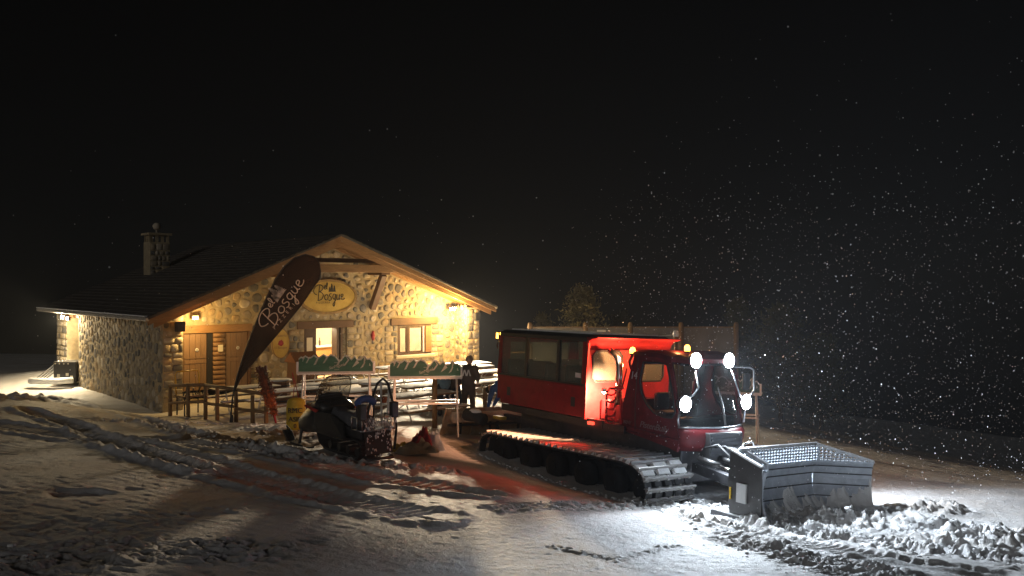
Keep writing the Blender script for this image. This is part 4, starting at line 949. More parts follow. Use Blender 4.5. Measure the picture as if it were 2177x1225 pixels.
fl = MB().prism([(-1.62, -.30, .60), (-1.62, .30, .60), (-1.72, .30, .16), (-1.72, -.30, .16)], (-.015, 0, 0)).build('mud_flap', M['rubber'], sm_)
MB().tube([(-1.60, -.28, .10), (-1.78, -.28, .07), (-1.78, .28, .07), (-1.60, .28, .10)], .03, 7).build('rear_bumper', M['steel_dark'], sm_, True)
sn = MB(); r_ = random.Random(4)
for i in range(60): sn.blob((-1.715-r_.uniform(0, .02), r_.uniform(-.3, .3), r_.uniform(.1, .62)), r_.uniform(.006, .02), i, (.5, 1, 1.6))
for i in range(40): sn.blob((-1.72, r_.uniform(-.36, .36), r_.uniform(.60, .88)), r_.uniform(.01, .022), 90+i, (.6, 1, 1.2))
o = sn.build('stuck_snow', M['snow_top'], sm_, True); o['kind'] = 'stuff'
cv = []
for i in range(9): a = math.pi*i/8; cv.append((-1.12, -.20*math.cos(a), 1.04+.14*math.sin(a)))
MB().tube(cv, [.05]+[.075]*7+[.05], 8).build('backrest', M['blue_pad'], sm_, True)
MB().tube([(-1.12, -.18, .75), (-1.12, -.2, 1.05)], .018, 6).tube([(-1.12, .18, .75), (-1.12, .2, 1.05)], .018, 6).build('backrest_stay', M['steel_dark'], sm_)
# poles and hose loop standing behind the snowmobile
p = at(815, 935, 18.2); e = tag(empty('marker_poles', (p.x, p.y, hz(p.x, p.y))), 'pair of white poles with an orange band standing behind the snowmobile', 'pole')
for dx, lean in ((-.02, -.03), (.05, .08)): MB().tube([(dx, 0, -.1), (dx+lean, 0, 1.42)], .024, 8).build('pole', M['white_metal'], e, True)
MB().lathe([(.05, .98), (.055, 1.03), (.05, 1.10)], 10, (.02, 0, 0)).build('band', M['net_orange'], e)
p = at(812, 945, 17.8); e = MB().tube([(-.42, 0, .0), (-.36, .02, .5), (-.26, .05, .98), (-.10, .05, 1.42), (.02, .04, 1.52), (.12, .02, 1.42), (.24, 0, .98), (.30, 0, .5), (.26, 0, .05)], .026, 8).build('hose_loop', M['rubber'], None, True)
e.location = (p.x, p.y, hz(p.x, p.y)); tag(e, 'tall black hose bent into an arch beside the snowmobile', 'hose')

# tarp and red bag on the snow
p = G(880, 962); e = tag(empty('tarp_bundle', (p.x, p.y, hz(p.x, p.y)+.02), R_(10)), 'crumpled yellow and white tarp with a red bag lying between snowmobile and groomer', 'tarp')
def cloth(name, c, sx, sy, sz, seed, m, n=22):
    r_ = random.Random(seed); mb = MB(); vs = []
    ph = [r_.uniform(0, 6) for _ in range(6)]
    for i in range(n+1):
        for j in range(n+1):
            x, y = i/n*2-1, j/n*2-1; q = max(0, 1-max(abs(x), abs(y))**2.5)
            z = sz*q*(.75+.35*math.sin(3.1*x+ph[0])*math.cos(2.7*y+ph[1])+.18*math.sin(7*x+5*y+ph[2])+.10*math.sin(13*y-9*x+ph[3]))
            vs.append((c[0]+x*sx*(1+.15*math.sin(3*y+ph[4])), c[1]+y*sy*(1+.15*math.sin(3*x+ph[5])), c[2]+max(-.03, z)))
    mb.add(vs, [(i*(n+1)+j, (i+1)*(n+1)+j, (i+1)*(n+1)+j+1, i*(n+1)+j+1) for i in range(n) for j in range(n)]); return mb.build(name, m, e, True)
cloth('white_tarp', (.05, -.05, .0), .42, .30, .24, 1, M['tarp']); cloth('yellow_tarp', (-.28, .08, .0), .30, .13, .20, 2, M['sack_yellow'])
cloth('red_bag', (.14, .12, .05), .24, .20, .42, 11, M['bag_red']); cloth('snow_lump', (.42, .15, .0), .22, .2, .42, 5, M['snow_top'])

# hoses by the yellow post
for i, (px, py, Y, r_, lb) in enumerate(((1040, 880, 22.2, .23, 'large coil of black hose leaning behind the groomer'), (1062, 888, 21.6, .17, 'small coil of black hose on the ground behind the groomer'))):
    p = at(px, py, Y); e = empty('hose_coil', (p.x, p.y, hz(p.x, p.y)), .4+i)
    for k in range(3): MB().tube([(r_*(1-.06*k)*math.cos(2*math.pi*j/20), .03*k+.02*math.sin(j), r_+.06+r_*(1-.05*k)*math.sin(2*math.pi*j/20)) for j in range(20)], .018, 6, True).build('loop', M['rubber'], e, True)
    tag(e, lb, 'hose', 'coils of hose')

# ------------------------------------------------------------------ people
def caps(mb, a, b_, r0, r1, n=10):
    a = Vector(a); b_ = Vector(b_); d_ = (b_-a).normalized(); pts = []; rs = []
    for k in (-.9, -.5): pts.append(a+d_*r0*k); rs.append(r0*math.sqrt(1-k*k))
    for k in (0, .5, 1): pts.append(a+(b_-a)*k); rs.append(r0+(r1-r0)*k)
    for k in (.5, .9): pts.append(b_+d_*r1*k); rs.append(r1*math.sqrt(1-k*k))
    mb.tube(pts, rs, n)
def skin_obj(mb, name, m, parent, vox=.022):
    o = mb.build(name, m, parent, True); r_ = o.modifiers.new('r', 'REMESH'); r_.mode = 'VOXEL'; r_.voxel_size = vox; r_.use_smooth_shade = True
    s_ = o.modifiers.new('s', 'SMOOTH'); s_.factor = .6; s_.iterations = 4; return o
def hand(mb, c, d_, up):
    c = Vector(c); d_ = Vector(d_).normalized(); up = Vector(up); sd = d_.cross(up).normalized()
    caps(mb, c, c+d_*.07, .032, .036, 8)
    for k, L in ((-.03, .065), (-.01, .08), (.01, .075), (.03, .06)):
        b0 = c+d_*.085+sd*k; b1 = b0+d_*L*.55-up*.01; b2 = b1+d_*L*.4-up*.03; caps(mb, b0, b1, .0095, .009, 6); caps(mb, b1, b2, .009, .008, 6)
    caps(mb, c+sd*.03+d_*.02, c+sd*.065+d_*.065-up*.02, .012, .010, 6)
def person(loc, rz, pose, jm, tm_, label, cap, extra=None):
    e = tag(empty('person', loc, rz), label, 'person', 'people on the terrace'); J = pose
    b = MB(); caps(b, J['pel'], J['chest'], .13, .15); caps(b, J['chest'], J['neck'], .13, .06); caps(b, J['neck'], J['head'], .055, .06)
    hd_ = Vector(J['head']); f_ = Vector(J['face']).normalized(); up = (hd_-Vector(J['neck'])).normalized(); sd = f_.cross(up).normalized()
    b.blob(hd_+up*.06, .105, 1, (.92, .98, 1.15), 0, 12, 9); caps(b, hd_+f_*.09+up*.05, hd_+f_*.12+up*.03, .018, .018, 6); caps(b, hd_+f_*.06-up*.02, hd_+f_*.08-up*.02, .04, .035, 7)
    for s_ in (-1, 1): b.blob(hd_+sd*s_*.10+up*.05, .028, 2, (.6, 1, 1.3), 0, 7, 5)
    for s_ in 'lr':
        caps(b, J['sh'+s_], J['el'+s_], .05, .042); caps(b, J['el'+s_], J['ha'+s_], .04, .03); caps(b, J['chest'], J['sh'+s_], .10, .06); hand(b, J['ha'+s_], Vector(J['ha'+s_])-Vector(J['el'+s_]), (0, 0, 1))
        caps(b, J['hip'+s_], J['kn'+s_], .085, .06); caps(b, J['kn'+s_], J['an'+s_], .055, .04); caps(b, J['an'+s_], Vector(J['an'+s_])+Vector((.14, 0, -.04)), .045, .035)
    skin_obj(b, 'body', M['skin'], e, .016)
    c = MB(); pel = Vector(J['pel']); ch_ = Vector(J['chest'])
    caps(c, pel, pel*.4+ch_*.6, .185, .195, 12); caps(c, pel*.4+ch_*.6, J['chest'], .195, .19, 12); caps(c, J['chest'], Vector(J['neck'])*.8+ch_*.2, .16, .085, 12)
    for s_ in 'lr': caps(c, J['chest'], J['sh'+s_], .14, .095); caps(c, J['sh'+s_], J['el'+s_], .088, .07); caps(c, J['el'+s_], J['ha'+s_], .068, .05)
    skin_obj(c, 'jacket', jm, e)
    t = MB(); caps(t, pel, pel-Vector((0, 0, .06)), .165, .15, 12)
    for s_ in 'lr': caps(t, J['hip'+s_], J['kn'+s_], .115, .088); caps(t, J['kn'+s_], J['an'+s_], .085, .075)
    skin_obj(t, 'trousers', tm_, e)
    bt = MB()
    for s_ in 'lr': a = Vector(J['an'+s_]); caps(bt, a+Vector((0, 0, .06)), a-Vector((0, 0, .02)), .075, .07); caps(bt, a-Vector((-.02, 0, .03)), a+Vector((.17, 0, -.035)), .062, .05)
    skin_obj(bt, 'boots', M['black_plastic'], e)
    k = MB(); k.blob(hd_+up*.10, .118, 1, (.96, 1.02, 1.0), 0, 14, 9)
    skin_obj(k, 'cap' if cap else 'hair', M['cap_tan'] if cap else M['hair'], e, .014)
    return e
STAND = dict(pel=(0, 0, .95), chest=(.02, 0, 1.32), neck=(.03, 0, 1.50), head=(.06, 0, 1.56), face=(1, 0, -.25), shl=(.0, .20, 1.42), shr=(.0, -.20, 1.42), ell=(.02, .27, 1.14), elr=(.05, -.27, 1.14), hal=(.20, .22, .96), har=(.25, -.20, 1.0),
  hipl=(0, .10, .90), hipr=(0, -.10, .90), knl=(.03, .12, .50), knr=(.0, -.12, .50), anl=(-.03, .12, .09), anr=(.0, -.13, .09))
BEND = dict(pel=(-.05, 0, .90), chest=(.26, 0, 1.10), neck=(.42, 0, 1.08), head=(.50, 0, 1.04), face=(.7, 0, -1), shl=(.34, .20, 1.08), shr=(.34, -.20, 1.08), ell=(.42, .24, .80), elr=(.44, -.24, .80), hal=(.52, .16, .56), har=(.54, -.16, .56),
  hipl=(-.05, .10, .86), hipr=(-.05, -.10, .86), knl=(.05, .13, .48), knr=(.08, -.13, .48), anl=(-.05, .14, .09), anr=(.0, -.14, .09))
p = at(996, 896, 24.6); p1 = person((p.x, p.y, hz(p.x, p.y)), R_(75), STAND, M['jacket_dark'], M['jacket_dark'], 'person in tan cap and long dark jacket with white peaks on the back', True)
bk_ = MB()
for dx in (-.07, .05): bk_.add([(-.205, dx-.075, 1.20), (-.205, dx-.035, 1.20), (-.205, dx-.0, 1.33), (-.205, dx+.035, 1.20), (-.205, dx+.075, 1.20), (-.212, dx+.02, 1.375), (-.212, dx-.02, 1.375)], [(0, 1, 2, 6), (2, 3, 4, 5), (2, 5, 6)])
bk_.build('back_print', M['white_print'], p1).modifiers.new('t', 'SOLIDIFY').thickness = .012
p = at(945, 893, 24.6); person((p.x, p.y, hz(p.x, p.y)), R_(100), BEND, M['jacket_blue'], M['trousers'], 'person in pale blue jacket bending over behind the right ski rack', False)
p = at(966, 892, 24.9); p3 = person((p.x, p.y, hz(p.x, p.y)), R_(60), BEND, M['jacket_dark'], M['trousers'], 'person in black jacket bending beside the one in the tan cap', False)
p = at(1080, 880, 23.0); person((p.x, p.y, hz(p.x, p.y)), R_(150), BEND, M['puffer_blue'], M['trousers'], 'person in bright blue puffer jacket half hidden by the groomer', False)

# ------------------------------------------------------------------ snow groomer (local: x forward, y to its left, z up)
CH = Vector((.56202, -.82703, .0120)); CL = Vector((.82618, .56063, -.05591)); CU = Vector((.03951, .04134, .99836)); CO = Vector((2.569, 18.17, -.32))
cat = tag(empty('snow_groomer', mtx=frame_mtx(CO, CH, CL, CU)), 'red tracked snow groomer with passenger cabin, front blade and blazing headlamps', 'snow groomer')
CM = frame_mtx(CO, CH, CL, CU)
def cw(x, y, z): return CM @ Vector((x, y, z))
Wc = 1.2; X0, X1, ZB, ZR = -3.48, -.25, 1.20, 2.94
# passenger cabin: shell with window band
for s_ in (-1, 1):
    y = s_*Wc; i_ = -s_*.06
    MB().prism([(X0-.02, y, ZB+.25), (X0+.12, y, ZB), (X1, y, ZB), (X1, y, 1.86), (X0-.10, y, 1.86)], (0, i_, 0)).build('cabin_side', M['red_paint'], cat, bevel=.02)
for s_ in (-1, 1):
    y = s_*Wc; i_ = -s_*.06
    MB().prism([(X0-.10, y, 1.86), (X0+.03, y, 1.86), (X0+.06, y, 2.80), (X0, y, 2.80)], (0, i_, 0)).build('cabin_corner', M['red_paint'], cat)
    MB().prism([(X1-.10, y, 1.86), (X1, y, 1.86), (X1+.02, y, 2.80), (X1-.10, y, 2.80)], (0, i_, 0)).build('cabin_corner', M['red_paint'], cat)
MB().b2(X0, X1, -Wc+.07, Wc-.07, ZB, ZB+.06).build('cabin_floor', M['steel_dark'], cat)
rfm = loft([(X0-.03, [(-Wc-.012, 2.78), (Wc+.012, 2.78), (Wc-.0, 2.88), (Wc-.15, ZR), (-Wc+.15, ZR), (-Wc+.0, 2.88)]), (X1+.04, [(-Wc-.012, 2.78), (Wc+.012, 2.78), (Wc-.0, 2.88), (Wc-.15, ZR), (-Wc+.15, ZR), (-Wc+.0, 2.88)])])
rfc = rfm.build('cabin_roof', M['black_plastic'], cat, bevel=.02)
MB().b2(X0+.1, X1-.1, -Wc+.25, Wc-.25, ZR+.002, ZR+.03).build('roof_snow', M['snow_top'], cat)
WX = [(X0+.06, -2.42), (-2.36, -1.22), (-1.16, X1-.13)]
for s_ in (-1, 1):
    y = s_*Wc
    for (a, b_) in WX: MB().b2(a, b_, y-s_*.035, y-s_*.02, 1.88, 2.77).build('window', M['cat_glass'], cat)
    for x in (-2.39, -1.19): MB().b2(x-.045, x+.045, y-s_*.06, y+s_*.004, 1.86, 2.79).build('window_post', M['black_plastic'], cat)
    MB().b2(X0-.02, X1-.02, y-s_*.05, y+s_*.006, 1.862, 1.90).build('window_strip', M['black_plastic'], cat)
    for x in (-3.05, -.62): MB().b2(x-.07, x+.07, y, y+s_*.006, 1.40, 1.60).build('latch', M['black_plastic'], cat, bevel=.004)
MB().b2(X1-.32, X1-.14, -Wc-.003, -Wc+.003, 2.02, 2.12).build('sticker', M['white_print'], cat)
rw = MB().ring([(X0-.05, -Wc, ZB+.1), (X0-.05, Wc, ZB+.1), (X0-.05, Wc, 2.80), (X0-.05, -Wc, 2.80)], [(X0-.05, -.9, 1.9), (X0-.05, .9, 1.9), (X0-.05, .9, 2.65), (X0-.05, -.9, 2.65)], (.05, 0, 0)).build('cabin_rear', M['red_paint'], cat)
MB().b2(X0-.04, X0-.02, -.9, .9, 1.9, 2.65).build('pane', M['cat_glass'], rw)
# front face of the cabin with flared visor and window
fw = [(-.94, 1.95), (-.28, 1.95), (-.20, 2.05), (-.20, 2.50), (-.28, 2.60), (-.94, 2.60), (-1.02, 2.50), (-1.02, 2.05)]
fo = [(-Wc, ZB-.02), (0, ZB-.02), (0, 1.5), (0, 2.5), (0, 2.86), (-Wc, 2.86), (-Wc, 2.4), (-Wc, 1.7)]
fp_ = MB().ring([(X1+.02, y, z) for y, z in fo], [(X1+.02, y-.0, z) for y, z in fw], (-.05, 0, 0))
fo2 = [(0, ZB-.02), (Wc, ZB-.02), (Wc, 1.7), (Wc, 2.4), (Wc, 2.86), (0, 2.86), (0, 2.5), (0, 1.5)]; fw2 = [(.28, 1.95), (.94, 1.95), (1.02, 2.05), (1.02, 2.50), (.94, 2.60), (.28, 2.60), (.20, 2.50), (.20, 2.05)]
fp_.ring([(X1+.02, y, z) for y, z in fo2], [(X1+.02, y, z) for y, z in fw2], (-.05, 0, 0))
ff = fp_.build('cabin_front', M['red_paint'], cat)
for s_ in (-1, 1):
    MB().b2(X1, X1+.008, s_*.20, s_*1.02, 1.95, 2.60).build('pane', M['cat_glass'], ff)
    lp = fw if s_ < 0 else fw2
    MB().tube([(X1+.025, y, z) for y, z in lp], .02, 6, True).build('window_seal', M['rubber'], ff, True)
mb = MB(); prof = [(0, 2.62), (.05, 2.74), (.16, 2.82), (.34, 2.86), (.36, 2.89), (.14, 2.885), (0, 2.885)]
mb.add([(X1+.021+x, y*Wc*(1-.02*(x > .1)), z) for y in (-1, 1) for x, z in prof], [tuple(range(6, -1, -1)), tuple(range(7, 14))]+[(i, (i+1) % 7, 7+(i+1) % 7, 7+i) for i in range(7)])
mb.build('visor', M['red_paint'], cat, True)
mb = MB().prism([(X1+.021, -Wc+.0, ZB-.02), (X1+.021, -Wc, 2.86), (X1+.10, -Wc, 2.80), (X1+.05, -Wc, 2.2), (X1+.05, -Wc, ZB-.02)], (0, .04, 0)); mb.build('edge_trim', M['red_paint'], cat)
# seats inside
for i in range(4):
    for y in (-.78, .78):
        x = X0+.5+i*.75
        st = MB().b2(x-.22, x+.22, y-.36, y+.36, 1.55, 1.68).build('seat', M['seat_grey'], cat, bevel=.03); MB().b2(x-.28, x-.16, y-.36, y+.36, 1.68, 2.25).build('backrest', M['seat_grey'], st, bevel=.04)
MB().tube([(-1.95, -.98, 1.5), (-1.95, -.98, 2.10), (-1.85, -.98, 2.18), (-1.15, -.98, 2.18), (-1.05, -.98, 2.10), (-1.05, -.98, 1.5)], .02, 7).build('grab_rail', M['chrome'], cat, True)
# chassis, engine bay
MB().b2(-3.2, 2.1, -.72, .72, .22, 1.18).build('chassis', M['steel_dark'], cat, bevel=.03)
MB().b2(X0, .9, -1.1, 1.1, 1.02, 1.17).build('deck', M['black_plastic'], cat)
MB().b2(X1+.12, .74, -.85, .85, 1.17, 1.62).build('engine_hood', M['red_dark'], cat, bevel=.04)
MB().b2(-.35, .25, -1.12, -1.02, 1.03, 1.20).build('step_plate', M['steel_dark'], cat)
# exhaust, ladder, lamp
MB().tube([(.50, -.92, 1.55), (.50, -.92, 2.36), (.47, -.93, 2.48), (.39, -.96, 2.57), (.28, -1.0, 2.64)], [.075, .075, .075, .07, .065], 14).build('exhaust', M['chrome'], cat, True)
MB().tube([(.40, -1.02, 1.86), (.70, -1.02, 1.86), (.84, -1.02, 2.3)], .02, 7).build('exhaust_stay', M['red_paint'], cat, True)
ld = MB().tube([(.42, -1.16, 1.16), (.42, -1.16, 1.80), (.50, -1.15, 1.88), (.86, -1.10, 1.92)], .024, 8).tube([(.80, -1.10, 1.20), (.80, -1.10, 1.72)], .02, 8).build('ladder', M['red_paint'], cat, True)
for i in range(5):
    z = 1.22+i*.14; MB().tube([(.42, -1.16, z), (.46, -1.20, z-.02), (.62, -1.22, z-.025), (.68, -1.18, z+.0), (.68, -1.15, z+.06), (.62, -1.12, z+.08)], .018, 7).build('rung', M['red_paint'], ld, True)
lmp = MB().lathe([(.045, 0), (.05, .05), (.03, .08)], 12, (.36, -1.18, 1.80)).build('work_lamp', M['white_metal'], cat)
MB().blob((.33, -1.17, 1.80), .035, 1, rough=0, n=10, m=6).build('bulb', M['flood_lens'], lmp)
lamp('work_lamp_light', 'SPOT', (.30, -1.06, 1.74), 900, (1.0, .46, .25), cat, .03, (-1, .22, -.12), 112, .5)
mk = MB().b2(-.12, .04, -1.20, -1.13, 1.09, 1.15).build('added_red_lamp', M['added_red_lens'], cat, bevel=.01)  # unseen lamp, added to throw red light onto the snow
lamp('added_red_light', 'SPOT', (-.04, -1.30, 1.10), 70, (1.0, .025, .014), cat, .04, (.12, -1, -.55), 96, .8)
# cab
CO_ = [(.72, 1.14), (.82, 1.7), (.94, 2.15), (1.08, 2.60), (1.7, 2.60), (1.94, 2.56), (2.06, 2.0), (2.16, 1.40), (2.18, .90), (2.05, .95), (1.4, 1.06)]
CI_ = [(1.40, 1.66), (1.28, 1.86), (1.23, 2.10), (1.30, 2.46), (1.7, 2.47), (1.86, 2.44), (1.98, 2.0), (2.07, 1.56), (2.0, 1.46), (1.82, 1.45), (1.58, 1.51)]
def ycab(x): return 1.05-.17*min(1, max(0, (x-1.1)/1.0))
for s_ in (-1, 1):
    yo = lambda x: s_*ycab(x)
    mb = MB().ring([(x, yo(x), z) for x, z in CO_], [(x, yo(x)-s_*.01, z) for x, z in CI_], (0, -s_*.05, 0))
    cs = mb.build('cab_side', M['red_dark'], cat)
    k = len(CI_); MB().add([(x, yo(x)-s_*.02, z) for x, z in CI_], [tuple(range(k))]).build('window', M['cab_glass'], cs)
    MB().tube([(x, yo(x), z) for x, z in CI_], .018, 6, True).build('window_seal', M['rubber'], cs, True)
    MB().tube([(1.16, yo(1.16)+s_*.004, 1.12), (1.14, yo(1.14)+s_*.004, 1.7), (1.18, yo(1.18)+s_*.004, 2.56)], .007, 5).build('door_seam', M['ink'], cs)
loft([(1.02, [(-1.06, 2.58), (1.06, 2.58), (1.02, 2.65), (.8, 2.69), (-.8, 2.69), (-1.02, 2.65)]), (1.6, [(-.99, 2.58), (.99, 2.58), (.95, 2.66), (.75, 2.71), (-.75, 2.71), (-.95, 2.66)]), (1.95, [(-.93, 2.52), (.93, 2.52), (.89, 2.60), (.72, 2.65), (-.72, 2.65), (-.89, 2.60)]), (2.16, [(-.62, 2.48), (.62, 2.48), (.58, 2.54), (.5, 2.57), (-.5, 2.57), (-.58, 2.54)])]).build('cab_roof', M['red_dark'], cat)
rb = MB().ring([(.76, -1.02, 1.15), (.76, 1.02, 1.15), (1.04, 1.02, 2.6), (1.04, -1.02, 2.6)], [(.87, -.78, 1.7), (.87, .78, 1.7), (1.0, .78, 2.40), (1.0, -.78, 2.40)], (.04, 0, 0)).build('cab_rear', M['red_dark'], cat)
MB().b2(1.0, 2.0, -.85, .85, 1.12, 1.18).build('cab_floor', M['black_plastic'], cat)
st = MB().b2(1.12, 1.5, -.55, -.05, 1.35, 1.50).build('driver_seat', M['seat_grey'], cat, bevel=.04); MB().b2(1.05, 1.17, -.48, -.12, 1.5, 1.85).build('backrest', M['seat_grey'], st, bevel=.05)
MB().b2(1.8, 2.05, -.8, .8, 1.2, 1.45).build('dashboard', M['black_plastic'], cat, bevel=.04)
MB().tube([(1.72, -.3+.17*math.cos(2*math.pi*j/16), 1.60+.17*math.sin(2*math.pi*j/16)) for j in range(16)], .014, 6, True).build('steering_wheel', M['black_plastic'], cat, True)
# windscreen and nose
mb = MB(); vs = []; nx = 10
for i in range(5):
    t = i/4
    for j in range(nx+1):
        a = (j/nx-.5)*2; xx = (2.46-.28*t)-.30*a*a*(1-.25*t); vs.append((xx, a*.885, 1.30+1.20*t))
mb.add(vs, [(i*(nx+1)+j, i*(nx+1)+j+1, (i+1)*(nx+1)+j+1, (i+1)*(nx+1)+j) for i in range(4) for j in range(nx)])
wsc = mb.build('windscreen', M['cab_glass'], cat, True)
MB().tube(vs[0:nx+1], .018, 6).build('screen_sill', M['steel'], wsc, True)
MB().tube([(2.51, .02, 1.33), (2.43, .0, 1.75), (2.36, -.06, 2.05)], [.02, .018, .012], 6).build('wiper', M['black_plastic'], wsc)
mb = MB(); vs = []
rows = [(1.29, 2.47, .90), (1.18, 2.53, .91), (1.02, 2.53, .88), (.86, 2.46, .84)]
for z, x, w in rows:
    for j in range(nx+1): a = (j/nx-.5)*2; vs.append((x-.32*a*a, a*w, z))
mb.add(vs, [(i*(nx+1)+j, (i+1)*(nx+1)+j, (i+1)*(nx+1)+j+1, i*(nx+1)+j+1) for i in range(3) for j in range(nx)])
no = mb.build('nose', M['red_dark'], cat, True); no.modifiers.new('t', 'SOLIDIFY').thickness = .03
gr = MB().b2(2.30, 2.56, -.45, .45, .66, 1.22).build('grille', M['black_plastic'], cat, bevel=.02)
for i in range(6): MB().b2(2.561, 2.575, -.42, .42, .76+i*.08, .80+i*.08).build('grille_bar', M['steel_dark'], gr)
# side skirt sweeping from the ladder to the nose
for s_ in (-1, 1):
    y = s_*1.10
    MB().prism([(x_, s_*(ycab(x_)+.02), z_) for x_, z_ in ((.45, 1.10), (.85, 1.08), (1.4, 1.0), (1.95, .90), (2.16, .84), (2.18, 1.06), (1.4, 1.15), (.85, 1.20), (.45, 1.18))], (0, -s_*.05, 0)).build('skirt', M['red_dark'], cat)
fm = lambda x, z, y=-1.135: frame_mtx((x, y, z), (1, 0, 0), (0, 0, 1), (0, -1, 0))
M['decal'] = mat('decal_grey', (.20, .13, .13), .5, var=.1)
text('lettering', 'PistenBully', .17, M['decal'], cat, frame_mtx((1.60, -ycab(1.60)-.012, 1.19), Vector((1, .17, -.06)).normalized(), Vector((.05, 0, 1)).normalized(), Vector((.17, -1, 0)).normalized()), .003, .25, .92)
text('small_lettering', '300W', .10, M['decal'], cat, fm(.93, 1.22, -1.062), .003, .15, .9)
text('fleet_number', '14', .21, M['sticker'], cat, fm(1.09, 2.12, -1.062), .003, .15, .9)
# headlamps, beacons
def headlamp(x, y, z, aim, e, r=.145):
    h_ = MB().lathe([(r*.6, -.14), (r*1.05, -.05), (r*1.12, .0), (r*1.12, .02)], 18, (x, y, z), 'x').build('headlamp', M['black_plastic'], cat, True)
    MB().lathe([(r, .021), (r*.9, .03), (r*.4, .04), (.001, .042)], 18, (x, y, z), 'x').build('lens', M['head_lamp'], h_, True)
    lamp('headlamp_light', 'SPOT', (x+.08, y, z), e, (.80, .90, 1.0), cat, .06, aim, 126, .25)
for y in (-.46, .46): headlamp(2.14, y, 2.55, (1, .05 if y > 0 else -.05, -.32), 600)
for y in (-.84, .84): headlamp(2.27, y, 1.745, (1, .0 if y > 0 else -.15, -.22), 450)
MB().tube([(2.04, -.75, 2.46), (2.04, .75, 2.46)], .022, 7).build('lamp_bar', M['steel_dark'], cat)
def beacon(x, y, z, e, on=True):
    b_ = MB().lathe([(.06, 0), (.065, .03), (.06, .035)], 14, (x, y, z)).build('beacon', M['black_plastic'], cat)
    MB().lathe([(.055, .036), (.055, .11), (.035, .15), (.005, .16)], 14, (x, y, z)).build('lens', M['amber'], b_, True)
    lamp('beacon_light', 'POINT', (x-.22, y, z+.14), e, (1.0, .36, .12), cat, .05)
beacon(1.92, -.46, 2.68, 8); beacon(.97, -1.0, 2.58, 16); beacon(.97, 1.08, 2.30, 150)  # third beacon unseen behind the cab, added to light far ground and rack
lamp('beacon_light', 'SPOT', (.80, -.98, 2.64), 520, (1.0, .42, .18), cat, .04, (-1, .25, .0), 105, .6)
MB().tube([(1.0, -1.05, 2.30), (.95, -1.06, 2.45), (.97, -1.0, 2.58)], .03, 7).build('beacon_stay', M['red_paint'], cat)
# amber lamp and round hook at the rear top corner
bl = MB().b2(X0-.22, X0-.08, -1.20, -1.06, 2.70, 2.86).build('rear_lamp', M['amber'], cat, bevel=.02)
MB().ring([(X0-.24, -1.21, 2.68), (X0-.06, -1.21, 2.68), (X0-.06, -1.21, 2.88), (X0-.24, -1.21, 2.88)], [(X0-.21, -1.21, 2.71), (X0-.09, -1.21, 2.71), (X0-.09, -1.21, 2.85), (X0-.21, -1.21, 2.85)], (0, .02, 0)).build('lamp_frame', M['steel_dark'], bl)
lamp('rear_lamp_light', 'POINT', (X0-.40, -1.14, 2.80), 8, (1.0, .5, .12), cat, .05)
MB().tube([(X0-.15+.09*math.cos(2*math.pi*j/14), -1.14, 2.55+.09*math.sin(2*math.pi*j/14)) for j in range(14)], .014, 6, True).build('hook', M['black_plastic'], cat, True)
# mirrors on tubes
MB().tube([(2.02, .72, 2.42), (2.12, 1.12, 2.42), (2.17, 1.18, 2.36), (2.17, 1.20, 1.96), (2.15, 1.10, 1.83), (2.17, .96, 1.72), (2.18, .90, 1.33)], .026, 8).build('mirror_arm', M['steel'], cat, True)
mi = MB().b2(2.06, 2.14, .96, 1.12, 1.96, 2.30).build('mirror', M['black_plastic'], cat, bevel=.02); MB().b2(2.045, 2.059, .98, 1.10, 1.98, 2.28).build('mirror_glass', M['chrome'], mi)
MB().tube([(2.12, -.46, 2.40), (2.28, -.50, 2.05), (2.28, -.62, 1.92), (2.26, -.82, 1.80)], .02, 8).tube([(2.24, -.92, 1.66), (2.22, -.96, 1.45), (2.20, -.90, 1.31)], .02, 7).build('lamp_arm', M['steel'], cat, True)
MB().tube([(2.2, .48, 2.36), (2.32, .45, 2.20), (2.30, .62, 1.90), (2.28, .74, 1.80)], .016, 7).build('lamp_arm', M['steel'], cat, True)
# ---- tracks
TR = [(-2.95, .18), (-2.88, .46), (-2.66, .60), (-2.4, .62), (0, .65), (1.9, .70), (2.25, .66), (2.48, .50), (2.58, .25), (2.50, .02), (2.25, -.16), (1.6, -.22), (-2.3, -.22), (-2.66, -.16), (-2.88, .0)]
def resample(pts, n):
    P_ = [Vector((x, 0, z)) for x, z in pts]+[Vector((pts[0][0], 0, pts[0][1]))]; L = [0]
    for a, b_ in zip(P_[:-1], P_[1:]): L.append(L[-1]+(b_-a).length)
    out = []
    for i in range(n):
        s_ = L[-1]*i/n; k = max(j for j in range(len(L)) if L[j] <= s_+1e-9); k = min(k, len(P_)-2); t = (s_-L[k])/(L[k+1]-L[k]); out.append((P_[k].lerp(P_[k+1], t), (P_[k+1]-P_[k]).normalized()))
    return out
NCL = 60; loop = resample(TR, NCL)
def cleat_mesh():
    mb = MB(); mb.prism([(-.045, -.60, 0), (.045, -.60, 0), (.020, -.60, .045), (.012, -.60, .075), (-.012, -.60, .075), (-.020, -.60, .045)], (0, 1.20, 0))
    for i in range(5): y = -.52+i*.26; mb.b2(-.055, .055, y-.03, y+.03, .0, .03)
    return mb.mesh('cleat')
CLM = cleat_mesh(); CLM.materials.append(M['cleat'])
